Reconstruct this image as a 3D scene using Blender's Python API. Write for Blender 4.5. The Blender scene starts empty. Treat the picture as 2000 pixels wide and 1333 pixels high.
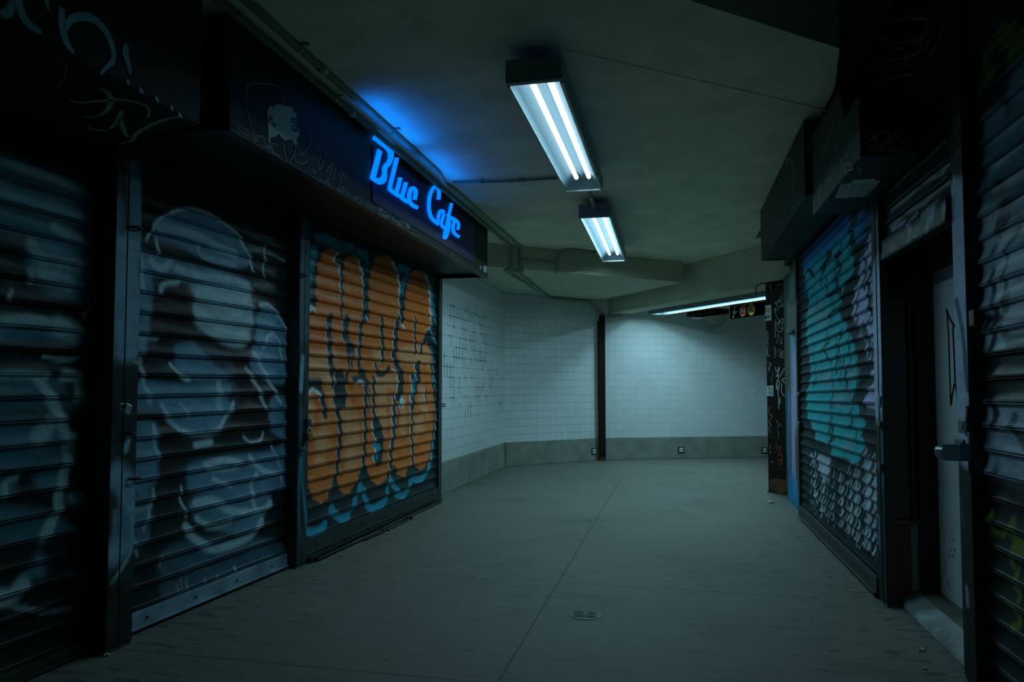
import bpy, bmesh, math, random
import numpy as np
from mathutils import Vector, Matrix
random.seed(4)
S = bpy.context.scene
COL = S.collection

# ------------------------------------------------------------------ camera
FPX, CX, CY, EYE = 1430.0, 1000.0, 689.5, 1.2
TH = math.radians(12.65)
PT = math.atan(66 / FPX)
cam = bpy.data.cameras.new('camera')
cam.sensor_width = 36
cam.lens = FPX / 2000 * 36
cam.shift_y = (CY - 666.5) / 2000
cam.clip_start = 0.02
co = bpy.data.objects.new('camera', cam)
COL.objects.link(co)
co.location = (0, 0, EYE)
co.rotation_euler = (math.radians(90) + PT, 0, TH)
S.camera = co

# ------------------------------------------------------------------ world, exposure
w = bpy.data.worlds.new('world')
S.world = w
w.use_nodes = True
w.node_tree.nodes['Background'].inputs[0].default_value = (0.25, 0.6, 0.45, 1)
w.node_tree.nodes['Background'].inputs[1].default_value = 0.0025
S.view_settings.view_transform = 'Standard'
S.view_settings.look = 'None'
S.view_settings.gamma = 1
S.view_settings.exposure = 0.0
LAMP = (0.54, 0.92, 1.0)
TUBE_E = 38.0          # radiance of the fluorescent tubes' light


# ------------------------------------------------------------------ geometry helpers
def ray(px, py):
    x = (px - CX) / FPX
    z = -(py - CY) / FPX
    y = 1.0
    y, z = y * math.cos(PT) - z * math.sin(PT), y * math.sin(PT) + z * math.cos(PT)
    return Vector((x * math.cos(TH) - y * math.sin(TH), x * math.sin(TH) + y * math.cos(TH), z))


def hit(px, py, p, n):
    r = ray(px, py)
    c = Vector((0, 0, EYE))
    n = Vector(n)
    return c + r * ((Vector(p) - c).dot(n) / r.dot(n))


def atZ(px, py, z=0): return hit(px, py, (0, 0, z), (0, 0, 1))
def atX(px, py, x): return hit(px, py, (x, 0, 0), (1, 0, 0))
def atY(px, py, y): return hit(px, py, (0, y, 0), (0, 1, 0))


class MB:
    def __init__(s):
        s.v = []; s.f = []; s.sm = []

    def add(s, vs, fs, smooth=False):
        k = len(s.v)
        s.v += [tuple(v) for v in vs]
        s.f += [tuple(i + k for i in f) for f in fs]
        s.sm += [smooth] * len(fs)
        return s

    def box(s, x0, x1, y0, y1, z0, z1):
        return s.hexa([(x0, y0), (x1, y0), (x1, y1), (x0, y1)], z0, z1)

    def hexa(s, poly, z0, z1):
        n = len(poly)
        vs = [(p[0], p[1], z0) for p in poly] + [(p[0], p[1], z1) for p in poly]
        fs = [tuple(range(n))[::-1], tuple(range(n, 2 * n))]
        fs += [(i, (i + 1) % n, n + (i + 1) % n, n + i) for i in range(n)]
        return s.add(vs, fs)

    def obox(s, c, ax, hs):
        c = Vector(c); ax = [Vector(a).normalized() for a in ax]
        vs = []
        for k in (-1, 1):
            for (i, j) in ((-1, -1), (1, -1), (1, 1), (-1, 1)):
                vs.append(c + ax[0] * i * hs[0] + ax[1] * j * hs[1] + ax[2] * k * hs[2])
        return s.add(vs, [(3, 2, 1, 0), (4, 5, 6, 7), (0, 1, 5, 4), (1, 2, 6, 5), (2, 3, 7, 6), (3, 0, 4, 7)])

    def prism(s, pts, ext):
        ext = Vector(ext)
        n = len(pts)
        vs = [Vector(p) for p in pts] + [Vector(p) + ext for p in pts]
        fs = [tuple(range(n))[::-1], tuple(range(n, 2 * n))]
        fs += [(i, (i + 1) % n, n + (i + 1) % n, n + i) for i in range(n)]
        return s.add(vs, fs)

    def tube(s, path, r, n=10, cap=True):
        P = [Vector(p) for p in path]
        m = len(P)
        prev = None
        vs = []
        rr = r if isinstance(r, (list, tuple)) else [r] * m
        for i, p in enumerate(P):
            t = (P[min(i + 1, m - 1)] - P[max(i - 1, 0)]).normalized()
            if prev is None:
                a = Vector((0, 0, 1)) if abs(t.z) < .9 else Vector((1, 0, 0))
                u = t.cross(a).normalized()
            else:
                u = (prev - t * prev.dot(t)).normalized()
            prev = u
            w_ = t.cross(u)
            for k in range(n):
                an = 2 * math.pi * k / n
                vs.append(p + (u * math.cos(an) + w_ * math.sin(an)) * rr[i])
        fs = []
        for i in range(m - 1):
            for k in range(n):
                fs.append((i * n + k, i * n + (k + 1) % n, (i + 1) * n + (k + 1) % n, (i + 1) * n + k))
        s.add(vs, fs, True)
        if cap:
            b = len(s.v) - m * n
            s.f += [tuple(b + k for k in range(n))[::-1], tuple(b + (m - 1) * n + k for k in range(n))]
            s.sm += [False, False]
        return s

    def ribbon(s, path, wd, nrm, thick=0.0004):
        """flat band of width wd following path on a surface with normal nrm"""
        P = [Vector(p) for p in path]
        nrm = Vector(nrm).normalized()
        m = len(P)
        ww = wd if isinstance(wd, (list, tuple)) else [wd] * m
        L = []; R = []
        for i, p in enumerate(P):
            t = (P[min(i + 1, m - 1)] - P[max(i - 1, 0)])
            if t.length < 1e-9: t = Vector((0, 0, 1))
            t.normalize()
            sd = nrm.cross(t).normalized() * ww[i] / 2
            L.append(p + sd); R.append(p - sd)
        vs = []
        for a, b in zip(L, R):
            vs += [a, b, b + nrm * thick, a + nrm * thick]
        fs = []
        for i in range(m - 1):
            k = i * 4
            for (q, q2) in ((0, 1), (1, 2), (2, 3), (3, 0)):
                fs.append((k + q, k + q2, k + 4 + q2, k + 4 + q))
        k = (m - 1) * 4
        fs += [(3, 2, 1, 0), (k, k + 1, k + 2, k + 3)]
        return s.add(vs, fs)


def world_offset(o):
    v = Vector((0, 0, 0))
    while o is not None:
        v += o.location
        o = o.parent
    return v


def mesh_obj(name, mb, m, parent=None, bevel=0, loc=None):
    me = bpy.data.meshes.new(name)
    off = Vector((0, 0, 0))
    if parent is not None: off = world_offset(parent)
    elif loc is not None: off = Vector(loc)
    me.from_pydata([tuple(Vector(v) - off) for v in mb.v], [], mb.f)
    me.polygons.foreach_set('use_smooth', mb.sm)
    bm = bmesh.new(); bm.from_mesh(me)
    bmesh.ops.recalc_face_normals(bm, faces=bm.faces)
    bm.to_mesh(me); bm.free()
    me.materials.append(m)
    o = bpy.data.objects.new(name, me)
    COL.objects.link(o)
    if parent is not None: o.parent = parent
    elif loc is not None: o.location = loc
    if bevel:
        b = o.modifiers.new('bevel', 'BEVEL')
        b.width = bevel; b.segments = 2; b.limit_method = 'ANGLE'
    return o


def tag(o, label, cat, group=None):
    o['label'] = label; o['category'] = cat
    if group: o['group'] = group
    return o


def thing(name, label, cat, loc, group=None):
    o = bpy.data.objects.new(name, None)
    COL.objects.link(o)
    o.location = loc
    o.empty_display_size = .1
    return tag(o, label, cat, group)


def struct(name, mb, m, bevel=0):
    o = mesh_obj(name, mb, m, None, bevel)
    o['kind'] = 'structure'
    return o


def smooth_path(pts, n=6):
    P = [Vector(p).to_3d() if len(p) == 3 else Vector((p[0], p[1], 0)) for p in pts]
    if len(P) < 3: return P
    out = []
    for i in range(len(P) - 1):
        p0 = P[max(i - 1, 0)]; p1 = P[i]; p2 = P[i + 1]; p3 = P[min(i + 2, len(P) - 1)]
        for k in range(n):
            t = k / n
            out.append(.5 * ((2 * p1) + (-p0 + p2) * t + (2 * p0 - 5 * p1 + 4 * p2 - p3) * t * t + (-p0 + 3 * p1 - 3 * p2 + p3) * t ** 3))
    out.append(P[-1])
    return out


def round_path(pts, r=.05, n=5):
    """polyline with its corners rounded to radius-like distance r"""
    P = [Vector(p) for p in pts]
    out = [P[0]]
    for i in range(1, len(P) - 1):
        a = (P[i - 1] - P[i]); b = (P[i + 1] - P[i])
        ra = min(r, a.length / 2); rb = min(r, b.length / 2)
        A = P[i] + a.normalized() * ra; B = P[i] + b.normalized() * rb
        for k in range(n + 1):
            t = k / n
            out.append((1 - t) ** 2 * A + 2 * t * (1 - t) * P[i] + t * t * B)
    out.append(P[-1])
    return out


# ------------------------------------------------------------------ materials
def nodes_of(m):
    m.use_nodes = True
    nt = m.node_tree
    return nt, nt.nodes, nt.links, nt.nodes['Principled BSDF']


def mat(name, col, rough=.6, metal=0, var=.25, scale=6, bump=.0, bscale=60, col2=None, spec=.5, speck=0):
    m = bpy.data.materials.new(name)
    nt, N, L, P = nodes_of(m)
    P.inputs['Roughness'].default_value = rough
    P.inputs['Metallic'].default_value = metal
    P.inputs['Specular IOR Level'].default_value = spec
    tc = N.new('ShaderNodeTexCoord')
    nz = N.new('ShaderNodeTexNoise'); nz.inputs['Scale'].default_value = scale; nz.inputs['Detail'].default_value = 6
    L.new(tc.outputs['Object'], nz.inputs['Vector'])
    cr = N.new('ShaderNodeValToRGB')
    cr.color_ramp.elements[0].position = .3; cr.color_ramp.elements[1].position = .7
    c2 = col2 if col2 else tuple(c * (1 - var) for c in col)
    cr.color_ramp.elements[0].color = (*c2, 1); cr.color_ramp.elements[1].color = (*col, 1)
    L.new(nz.outputs['Fac'], cr.inputs['Fac'])
    out = cr.outputs['Color']
    if speck:
        n3 = N.new('ShaderNodeTexNoise'); n3.inputs['Scale'].default_value = 35; n3.inputs['Detail'].default_value = 3
        L.new(tc.outputs['Object'], n3.inputs['Vector'])
        r3 = N.new('ShaderNodeValToRGB'); r3.color_ramp.elements[0].position = speck; r3.color_ramp.elements[1].position = speck + .05
        L.new(n3.outputs['Fac'], r3.inputs['Fac'])
        mx = N.new('ShaderNodeMix'); mx.data_type = 'RGBA'
        L.new(r3.outputs['Color'], mx.inputs['Factor'])
        L.new(out, mx.inputs['A']); mx.inputs['B'].default_value = (.02, .025, .02, 1)
        out = mx.outputs['Result']
    L.new(out, P.inputs['Base Color'])
    if bump:
        n2 = N.new('ShaderNodeTexNoise'); n2.inputs['Scale'].default_value = bscale; n2.inputs['Detail'].default_value = 5
        L.new(tc.outputs['Object'], n2.inputs['Vector'])
        b = N.new('ShaderNodeBump'); b.inputs['Strength'].default_value = bump; b.inputs['Distance'].default_value = .01
        L.new(n2.outputs['Fac'], b.inputs['Height'])
        L.new(b.outputs['Normal'], P.inputs['Normal'])
    return m


def emis(name, col, st, base=(.8, .8, .8)):
    m = bpy.data.materials.new(name)
    nt, N, L, P = nodes_of(m)
    P.inputs['Base Color'].default_value = (*base, 1)
    P.inputs['Emission Color'].default_value = (*col, 1)
    P.inputs['Emission Strength'].default_value = st
    P.inputs['Roughness'].default_value = .4
    return m


def paint_mat(name, rough=.36, bump=.22, spec=.14, speck=.72):
    """sprayed shutter metal: paint colour stored per vertex, roughness and dust vary by noise"""
    m = bpy.data.materials.new(name)
    nt, N, L, P = nodes_of(m)
    at = N.new('ShaderNodeAttribute'); at.attribute_name = 'paint'
    tc = N.new('ShaderNodeTexCoord')
    mp = N.new('ShaderNodeMapping'); mp.inputs['Scale'].default_value = (3, 3, 9)
    L.new(tc.outputs['Object'], mp.inputs['Vector'])
    nz = N.new('ShaderNodeTexNoise'); nz.inputs['Scale'].default_value = 3; nz.inputs['Detail'].default_value = 8; nz.inputs['Roughness'].default_value = .65
    L.new(mp.outputs[0], nz.inputs['Vector'])
    cr = N.new('ShaderNodeValToRGB')
    cr.color_ramp.elements[0].position = .3; cr.color_ramp.elements[1].position = .6
    cr.color_ramp.elements[0].color = (.70, .70, .68, 1); cr.color_ramp.elements[1].color = (1, 1, 1, 1)
    L.new(nz.outputs['Fac'], cr.inputs['Fac'])
    mx = N.new('ShaderNodeMix'); mx.data_type = 'RGBA'; mx.blend_type = 'MULTIPLY'; mx.inputs['Factor'].default_value = 1
    L.new(at.outputs['Color'], mx.inputs['A']); L.new(cr.outputs['Color'], mx.inputs['B'])
    n3 = N.new('ShaderNodeTexNoise'); n3.inputs['Scale'].default_value = 150; n3.inputs['Detail'].default_value = 2
    L.new(tc.outputs['Object'], n3.inputs['Vector'])
    r3 = N.new('ShaderNodeMapRange'); r3.inputs['From Min'].default_value = .38; r3.inputs['From Max'].default_value = .55
    r3.inputs['To Min'].default_value = speck; r3.inputs['To Max'].default_value = 1.06
    L.new(n3.outputs['Fac'], r3.inputs['Value'])
    vm = N.new('ShaderNodeVectorMath'); vm.operation = 'SCALE'
    L.new(mx.outputs['Result'], vm.inputs[0]); L.new(r3.outputs[0], vm.inputs['Scale'])
    L.new(vm.outputs[0], P.inputs['Base Color'])
    mr = N.new('ShaderNodeMapRange'); mr.inputs['To Min'].default_value = rough - .08; mr.inputs['To Max'].default_value = rough + .15
    L.new(nz.outputs['Fac'], mr.inputs['Value']); L.new(mr.outputs[0], P.inputs['Roughness'])
    P.inputs['Specular IOR Level'].default_value = spec
    n2 = N.new('ShaderNodeTexNoise'); n2.inputs['Scale'].default_value = 45; n2.inputs['Detail'].default_value = 4
    L.new(tc.outputs['Object'], n2.inputs['Vector'])
    b = N.new('ShaderNodeBump'); b.inputs['Strength'].default_value = bump; b.inputs['Distance'].default_value = .006
    L.new(n2.outputs['Fac'], b.inputs['Height']); L.new(b.outputs['Normal'], P.inputs['Normal'])
    return m


def mnode(N, L, op, a, b=None, c=None):
    n = N.new('ShaderNodeMath'); n.operation = op
    for i, v in enumerate((a, b, c)):
        if v is None: continue
        if isinstance(v, (int, float)): n.inputs[i].default_value = v
        else: L.new(v, n.inputs[i])
    return n.outputs[0]


def floor_mat():
    m = bpy.data.materials.new('broomed_concrete')
    nt, N, L, P = nodes_of(m)
    tc = N.new('ShaderNodeTexCoord')
    sep = N.new('ShaderNodeSeparateXYZ'); L.new(tc.outputs['Object'], sep.inputs[0])

    def noise(sc, vec_scale, det=6, ro=.6):
        mp = N.new('ShaderNodeMapping'); mp.inputs['Scale'].default_value = vec_scale
        mp.inputs['Rotation'].default_value = (0, 0, math.radians(4))
        L.new(tc.outputs['Object'], mp.inputs['Vector'])
        n = N.new('ShaderNodeTexNoise'); n.inputs['Scale'].default_value = sc; n.inputs['Detail'].default_value = det
        n.inputs['Roughness'].default_value = ro
        L.new(mp.outputs[0], n.inputs['Vector'])
        return n.outputs['Fac']
    big = noise(1.1, (1, 1, 1))
    streak = noise(5, (.6, 3.2, 1), 9, .75)
    fine = noise(38, (.8, 5, 1), 5, .75)
    spots = noise(13, (.55, 1.6, 1), 4, .55)
    # base
    v = mnode(N, L, 'MULTIPLY_ADD', big, .66, .04)
    v = mnode(N, L, 'MULTIPLY_ADD', streak, .85, v)
    v = mnode(N, L, 'MULTIPLY_ADD', fine, .42, v)
    cr = N.new('ShaderNodeValToRGB')
    cr.color_ramp.elements[0].position = .66; cr.color_ramp.elements[1].position = 1.0
    cr.color_ramp.elements[0].color = (.072, .086, .068, 1); cr.color_ramp.elements[1].color = (.205, .212, .180, 1)
    L.new(v, cr.inputs['Fac'])
    # dark gum and dirt spots, more of them along the walls
    ax = mnode(N, L, 'ABSOLUTE', mnode(N, L, 'ADD', sep.outputs[0], .65))
    edge = N.new('ShaderNodeMapRange'); edge.inputs['From Min'].default_value = 1.0; edge.inputs['From Max'].default_value = 1.9
    edge.inputs['To Min'].default_value = 0; edge.inputs['To Max'].default_value = .115
    L.new(ax, edge.inputs['Value'])
    sp = mnode(N, L, 'ADD', spots, edge.outputs[0])
    sr = N.new('ShaderNodeMapRange'); sr.interpolation_type = 'SMOOTHSTEP'
    sr.inputs['From Min'].default_value = .655; sr.inputs['From Max'].default_value = .70
    L.new(sp, sr.inputs['Value'])
    # sawn joints
    def line(coord, pos, hw):
        d = mnode(N, L, 'ABSOLUTE', mnode(N, L, 'SUBTRACT', coord, pos))
        return mnode(N, L, 'LESS_THAN', d, hw)
    wob = mnode(N, L, 'MULTIPLY', mnode(N, L, 'SUBTRACT', noise(1.4, (1, 1, 1), 3), .5), .022)
    xj = mnode(N, L, 'ADD', sep.outputs[0], wob)
    yj = mnode(N, L, 'ADD', sep.outputs[1], wob)
    xl = mnode(N, L, 'MULTIPLY', line(xj, -.72, .0042), mnode(N, L, 'LESS_THAN', sep.outputs[1], 10.2))
    j = xl
    for yy, hw in ((2.93, .004), (4.50, .004), (10.4, .006)):
        j = mnode(N, L, 'MAXIMUM', j, line(yj, yy, hw))
    j2 = line(yj, 6.05, .003)
    j = mnode(N, L, 'MAXIMUM', mnode(N, L, 'MULTIPLY', j, .8), mnode(N, L, 'MULTIPLY', j2, .25))
    dark = mnode(N, L, 'MAXIMUM', mnode(N, L, 'MULTIPLY', sr.outputs[0], .55), j)
    mx = N.new('ShaderNodeMix'); mx.data_type = 'RGBA'
    L.new(dark, mx.inputs['Factor']); L.new(cr.outputs['Color'], mx.inputs['A'])
    mx.inputs['B'].default_value = (.035, .045, .035, 1)
    L.new(mx.outputs['Result'], P.inputs['Base Color'])
    P.inputs['Roughness'].default_value = .62
    P.inputs['Specular IOR Level'].default_value = .35
    b = N.new('ShaderNodeBump'); b.inputs['Strength'].default_value = .35; b.inputs['Distance'].default_value = .006
    h = mnode(N, L, 'SUBTRACT', mnode(N, L, 'ADD', fine, streak), j)
    L.new(h, b.inputs['Height']); L.new(b.outputs['Normal'], P.inputs['Normal'])
    return m


def tile_mat(name, marker=None, grout=1.0):
    """white glazed wall tile, UVs in metres; marker = (u0,u1,v0,v1) region where grout is stained black"""
    m = bpy.data.materials.new(name)
    nt, N, L, P = nodes_of(m)
    uv = N.new('ShaderNodeUVMap'); uv.uv_map = 'UVMap'
    sep = N.new('ShaderNodeSeparateXYZ'); L.new(uv.outputs[0], sep.inputs[0])
    TS = .119
    def cell(c):
        s = mnode(N, L, 'DIVIDE', c, TS)
        fr = mnode(N, L, 'FRACT', s)
        d = mnode(N, L, 'MINIMUM', fr, mnode(N, L, 'SUBTRACT', 1.0, fr))
        return mnode(N, L, 'FLOOR', s), d
    cu, du = cell(sep.outputs[0]); cv_, dv = cell(sep.outputs[1])
    gu = mnode(N, L, 'LESS_THAN', du, .012)
    gv = mnode(N, L, 'LESS_THAN', dv, .017)
    g = mnode(N, L, 'MAXIMUM', mnode(N, L, 'MULTIPLY', gu, .75), gv)
    cmb = N.new('ShaderNodeCombineXYZ'); L.new(cu, cmb.inputs[0]); L.new(cv_, cmb.inputs[1])
    wn = N.new('ShaderNodeTexWhiteNoise'); wn.noise_dimensions = '3D'; L.new(cmb.outputs[0], wn.inputs['Vector'])
    nz = N.new('ShaderNodeTexNoise'); nz.inputs['Scale'].default_value = 1.6; nz.inputs['Detail'].default_value = 5
    L.new(uv.outputs[0], nz.inputs['Vector'])
    v = mnode(N, L, 'MULTIPLY_ADD', wn.outputs['Value'], .05, mnode(N, L, 'MULTIPLY_ADD', nz.outputs['Fac'], .22, .80))
    base = N.new('ShaderNodeMix'); base.data_type = 'RGBA'; base.blend_type = 'MULTIPLY'; base.inputs['Factor'].default_value = 1
    base.inputs['A'].default_value = (.80, .88, .90, 1)
    cb = N.new('ShaderNodeCombineXYZ')
    for i in range(3): L.new(v, cb.inputs[i])
    L.new(cb.outputs[0], base.inputs['B'])
    gr = N.new('ShaderNodeTexNoise'); gr.inputs['Scale'].default_value = 2.3; gr.inputs['Detail'].default_value = 3
    L.new(uv.outputs[0], gr.inputs['Vector'])
    gcol = N.new('ShaderNodeValToRGB')
    gcol.color_ramp.elements[0].position = .4; gcol.color_ramp.elements[1].position = .6
    gcol.color_ramp.elements[0].color = (.16 * grout, .24 * grout, .25 * grout, 1); gcol.color_ramp.elements[1].color = (min(.7, .36 * grout), min(.8, .46 * grout), min(.82, .48 * grout), 1)
    L.new(gr.outputs['Fac'], gcol.inputs['Fac'])
    mx = N.new('ShaderNodeMix'); mx.data_type = 'RGBA'
    L.new(g, mx.inputs['Factor']); L.new(base.outputs['Result'], mx.inputs['A']); L.new(gcol.outputs['Color'], mx.inputs['B'])
    out = mx.outputs['Result']
    if marker:
        tot = None
        for (u0, u1, v0, v1, th) in marker:
            r = mnode(N, L, 'MULTIPLY', mnode(N, L, 'GREATER_THAN', sep.outputs[0], u0), mnode(N, L, 'LESS_THAN', sep.outputs[0], u1))
            r = mnode(N, L, 'MULTIPLY', r, mnode(N, L, 'GREATER_THAN', sep.outputs[1], v0))
            r = mnode(N, L, 'MULTIPLY', r, mnode(N, L, 'LESS_THAN', sep.outputs[1], v1))
            n4 = N.new('ShaderNodeTexNoise'); n4.inputs['Scale'].default_value = 4.5; n4.inputs['Detail'].default_value = 2
            L.new(uv.outputs[0], n4.inputs['Vector'])
            r = mnode(N, L, 'MULTIPLY', r, mnode(N, L, 'GREATER_THAN', n4.outputs['Fac'], th))
            tot = r if tot is None else mnode(N, L, 'MAXIMUM', tot, r)
        g2 = mnode(N, L, 'MAXIMUM', mnode(N, L, 'LESS_THAN', du, .07), mnode(N, L, 'MULTIPLY', mnode(N, L, 'LESS_THAN', dv, .04), 1))
        mk = mnode(N, L, 'MULTIPLY', tot, g2)
        m3 = N.new('ShaderNodeMix'); m3.data_type = 'RGBA'
        L.new(mk, m3.inputs['Factor']); L.new(out, m3.inputs['A']); m3.inputs['B'].default_value = (.02, .06, .07, 1)
        out = m3.outputs['Result']
    L.new(out, P.inputs['Base Color'])
    P.inputs['Roughness'].default_value = .30
    P.inputs['Specular IOR Level'].default_value = .35
    # each glazed tile sits at its own slight tilt
    wc = wn.outputs['Color']
    su = N.new('ShaderNodeSeparateXYZ'); L.new(wc, su.inputs[0])
    fu = mnode(N, L, 'FRACT', mnode(N, L, 'DIVIDE', sep.outputs[0], TS))
    fv = mnode(N, L, 'FRACT', mnode(N, L, 'DIVIDE', sep.outputs[1], TS))
    tilt = mnode(N, L, 'ADD', mnode(N, L, 'MULTIPLY', fu, mnode(N, L, 'SUBTRACT', su.outputs[0], .5)),
                 mnode(N, L, 'MULTIPLY', fv, mnode(N, L, 'SUBTRACT', su.outputs[1], .5)))
    h = mnode(N, L, 'SUBTRACT', mnode(N, L, 'MULTIPLY', tilt, .30), mnode(N, L, 'MULTIPLY', g, .35))
    n5 = N.new('ShaderNodeTexNoise'); n5.inputs['Scale'].default_value = 10; L.new(uv.outputs[0], n5.inputs['Vector'])
    h = mnode(N, L, 'MULTIPLY_ADD', n5.outputs['Fac'], .3, h)
    b = N.new('ShaderNodeBump'); b.inputs['Strength'].default_value = .6; b.inputs['Distance'].default_value = .006
    L.new(h, b.inputs['Height']); L.new(b.outputs['Normal'], P.inputs['Normal'])
    return m


M = dict(
    floor=floor_mat(),
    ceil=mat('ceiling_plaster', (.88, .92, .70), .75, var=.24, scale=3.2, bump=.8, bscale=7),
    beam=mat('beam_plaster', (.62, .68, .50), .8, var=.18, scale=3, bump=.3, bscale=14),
    wains=mat('wainscot_concrete', (.30, .34, .29), .8, var=.3, scale=5, bump=.3, bscale=50),
    darkwall=mat('dark_wall', (.035, .05, .04), .7, var=.3, bump=.2),
    black=mat('black_sheet_metal', (.024, .042, .034), .5, var=.35, scale=9, bump=.12, bscale=25, spec=.18),
    blackm=mat('black_paint', (.012, .016, .013), .45, var=.3, bump=.2),
    rail=mat('guide_rail_paint', (.035, .055, .048), .5, var=.4, scale=12, bump=.3, bscale=70),
    postblue=mat('oversprayed_post', (.32, .47, .58), .45, var=.2, scale=5, col2=(.10, .17, .20), bump=.3, bscale=70),
    steel=mat('worn_steel', (.40, .46, .46), .35, .8, var=.4, scale=20, bump=.1),
    dsteel=mat('dark_steel', (.07, .08, .075), .4, .6, var=.4, scale=20, bump=.1),
    housing=mat('lamp_housing', (.26, .33, .36), .45, .3, var=.15),
    reflector=mat('lamp_reflector', (.36, .52, .60), .45, 0, var=.05),
    pipe=mat('painted_conduit', (.36, .42, .32), .5, 0, var=.25, scale=8, bump=.15),
    trimw=mat('dark_trim', (.018, .022, .016), .5, var=.3),
    brown=mat('red_brown_board', (.28, .085, .03), .55, var=.4, scale=3, col2=(.13, .045, .015)),
    wood=mat('wood_edge', (.16, .11, .06), .55, var=.4, scale=8),
    concrete=mat('rough_concrete', (.42, .46, .42), .85, var=.35, scale=9, bump=.5, bscale=60),
    curb=mat('worn_curb', (.50, .56, .57), .8, var=.5, scale=9, bump=.5, bscale=50, col2=(.16, .19, .18)),
    door=mat('white_door_paint', (.78, .88, .90), .5, var=.12, scale=3, speck=.74),
    marker=mat('black_marker', (.012, .02, .02), .4, var=.1),
    tagw=mat('white_tag_paint', (.62, .76, .74), .5, var=.55, scale=30),
    tagdim=mat('faded_tag_paint', (.30, .40, .36), .55, var=.5, scale=25),
    tagg=mat('pale_green_tag', (.42, .68, .52), .5, var=.4, scale=10),
    tagb=mat('pale_blue_spray', (.26, .68, .78), .5, var=.4, scale=10),
    tagp=mat('violet_tag', (.30, .26, .42), .5, var=.4, scale=10),
    tagr=mat('orange_red_tag', (.45, .12, .05), .5, var=.4, scale=20),
    sticker=mat('paper_sticker', (.62, .70, .68), .6, var=.15, scale=20),
    stickerdark=mat('sticker_ink', (.02, .03, .05), .5, var=.1),
    yellow=mat('yellow_paint', (.66, .40, .025), .5, var=.1),
    orange=mat('orange_red_disc', (.85, .14, .018), .45, var=.08),
    white=mat('white_lettering', (.70, .74, .70), .5, var=.05),
    signblk=mat('sign_enamel_black', (.002, .003, .0022), .8, var=.2, spec=.0),
    pillar=mat('pillar_black_paint', (.010, .012, .008), .6, var=.4, scale=5, bump=.35, bscale=30, col2=(.022, .013, .007), spec=.15),
    rust=mat('rust_patch', (.16, .06, .02), .7, var=.6, scale=14, bump=.4),
    brass=mat('brass', (.42, .33, .13), .35, .8, var=.3, scale=20),
    paper=mat('paper_litter', (.7, .75, .75), .8, var=.2),
    glass=mat('dark_glass', (.006, .008, .007), .08, var=.1),
    mirror=mat('dull_mirror', (.60, .68, .68), .5, 0, var=.1),
    outlet=mat('outlet_plastic', (.85, .92, .92), .4, var=.1),
    neon=emis('neon_blue', (.0, .20, 1.0), 1.25, (.02, .1, .3)),
    neonedge=mat('letter_return', (.01, .02, .12), .4, var=.1),
    signback=mat('sign_back_panel', (.003, .006, .14), .5, var=.2),  # blue light of the letters is put into this base colour
    tube=emis('fluorescent_tube', (.85, .97, 1.0), 1.6),
    shutter=paint_mat('sprayed_shutter'),
    shutter_matte=paint_mat('sprayed_shutter_matte', .46, .2, .035),
    wallpaint=paint_mat('sprayed_wall', .6, .3, .15, .86),
)
# clear lens of the fixtures
gl = bpy.data.materials.new('clear_lens')
nt, N, L, P = nodes_of(gl)
for n in list(N):
    if n.type != 'OUTPUT_MATERIAL': N.remove(n)
tr = N.new('ShaderNodeBsdfTransparent'); tr.inputs[0].default_value = (.93, .97, 1, 1)
gs = N.new('ShaderNodeBsdfGlossy'); gs.inputs['Roughness'].default_value = .15
ms = N.new('ShaderNodeMixShader'); ms.inputs[0].default_value = .06
L.new(tr.outputs[0], ms.inputs[1]); L.new(gs.outputs[0], ms.inputs[2])
L.new(ms.outputs[0], [n for n in N if n.type == 'OUTPUT_MATERIAL'][0].inputs[0])
M['lens'] = gl


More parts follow.
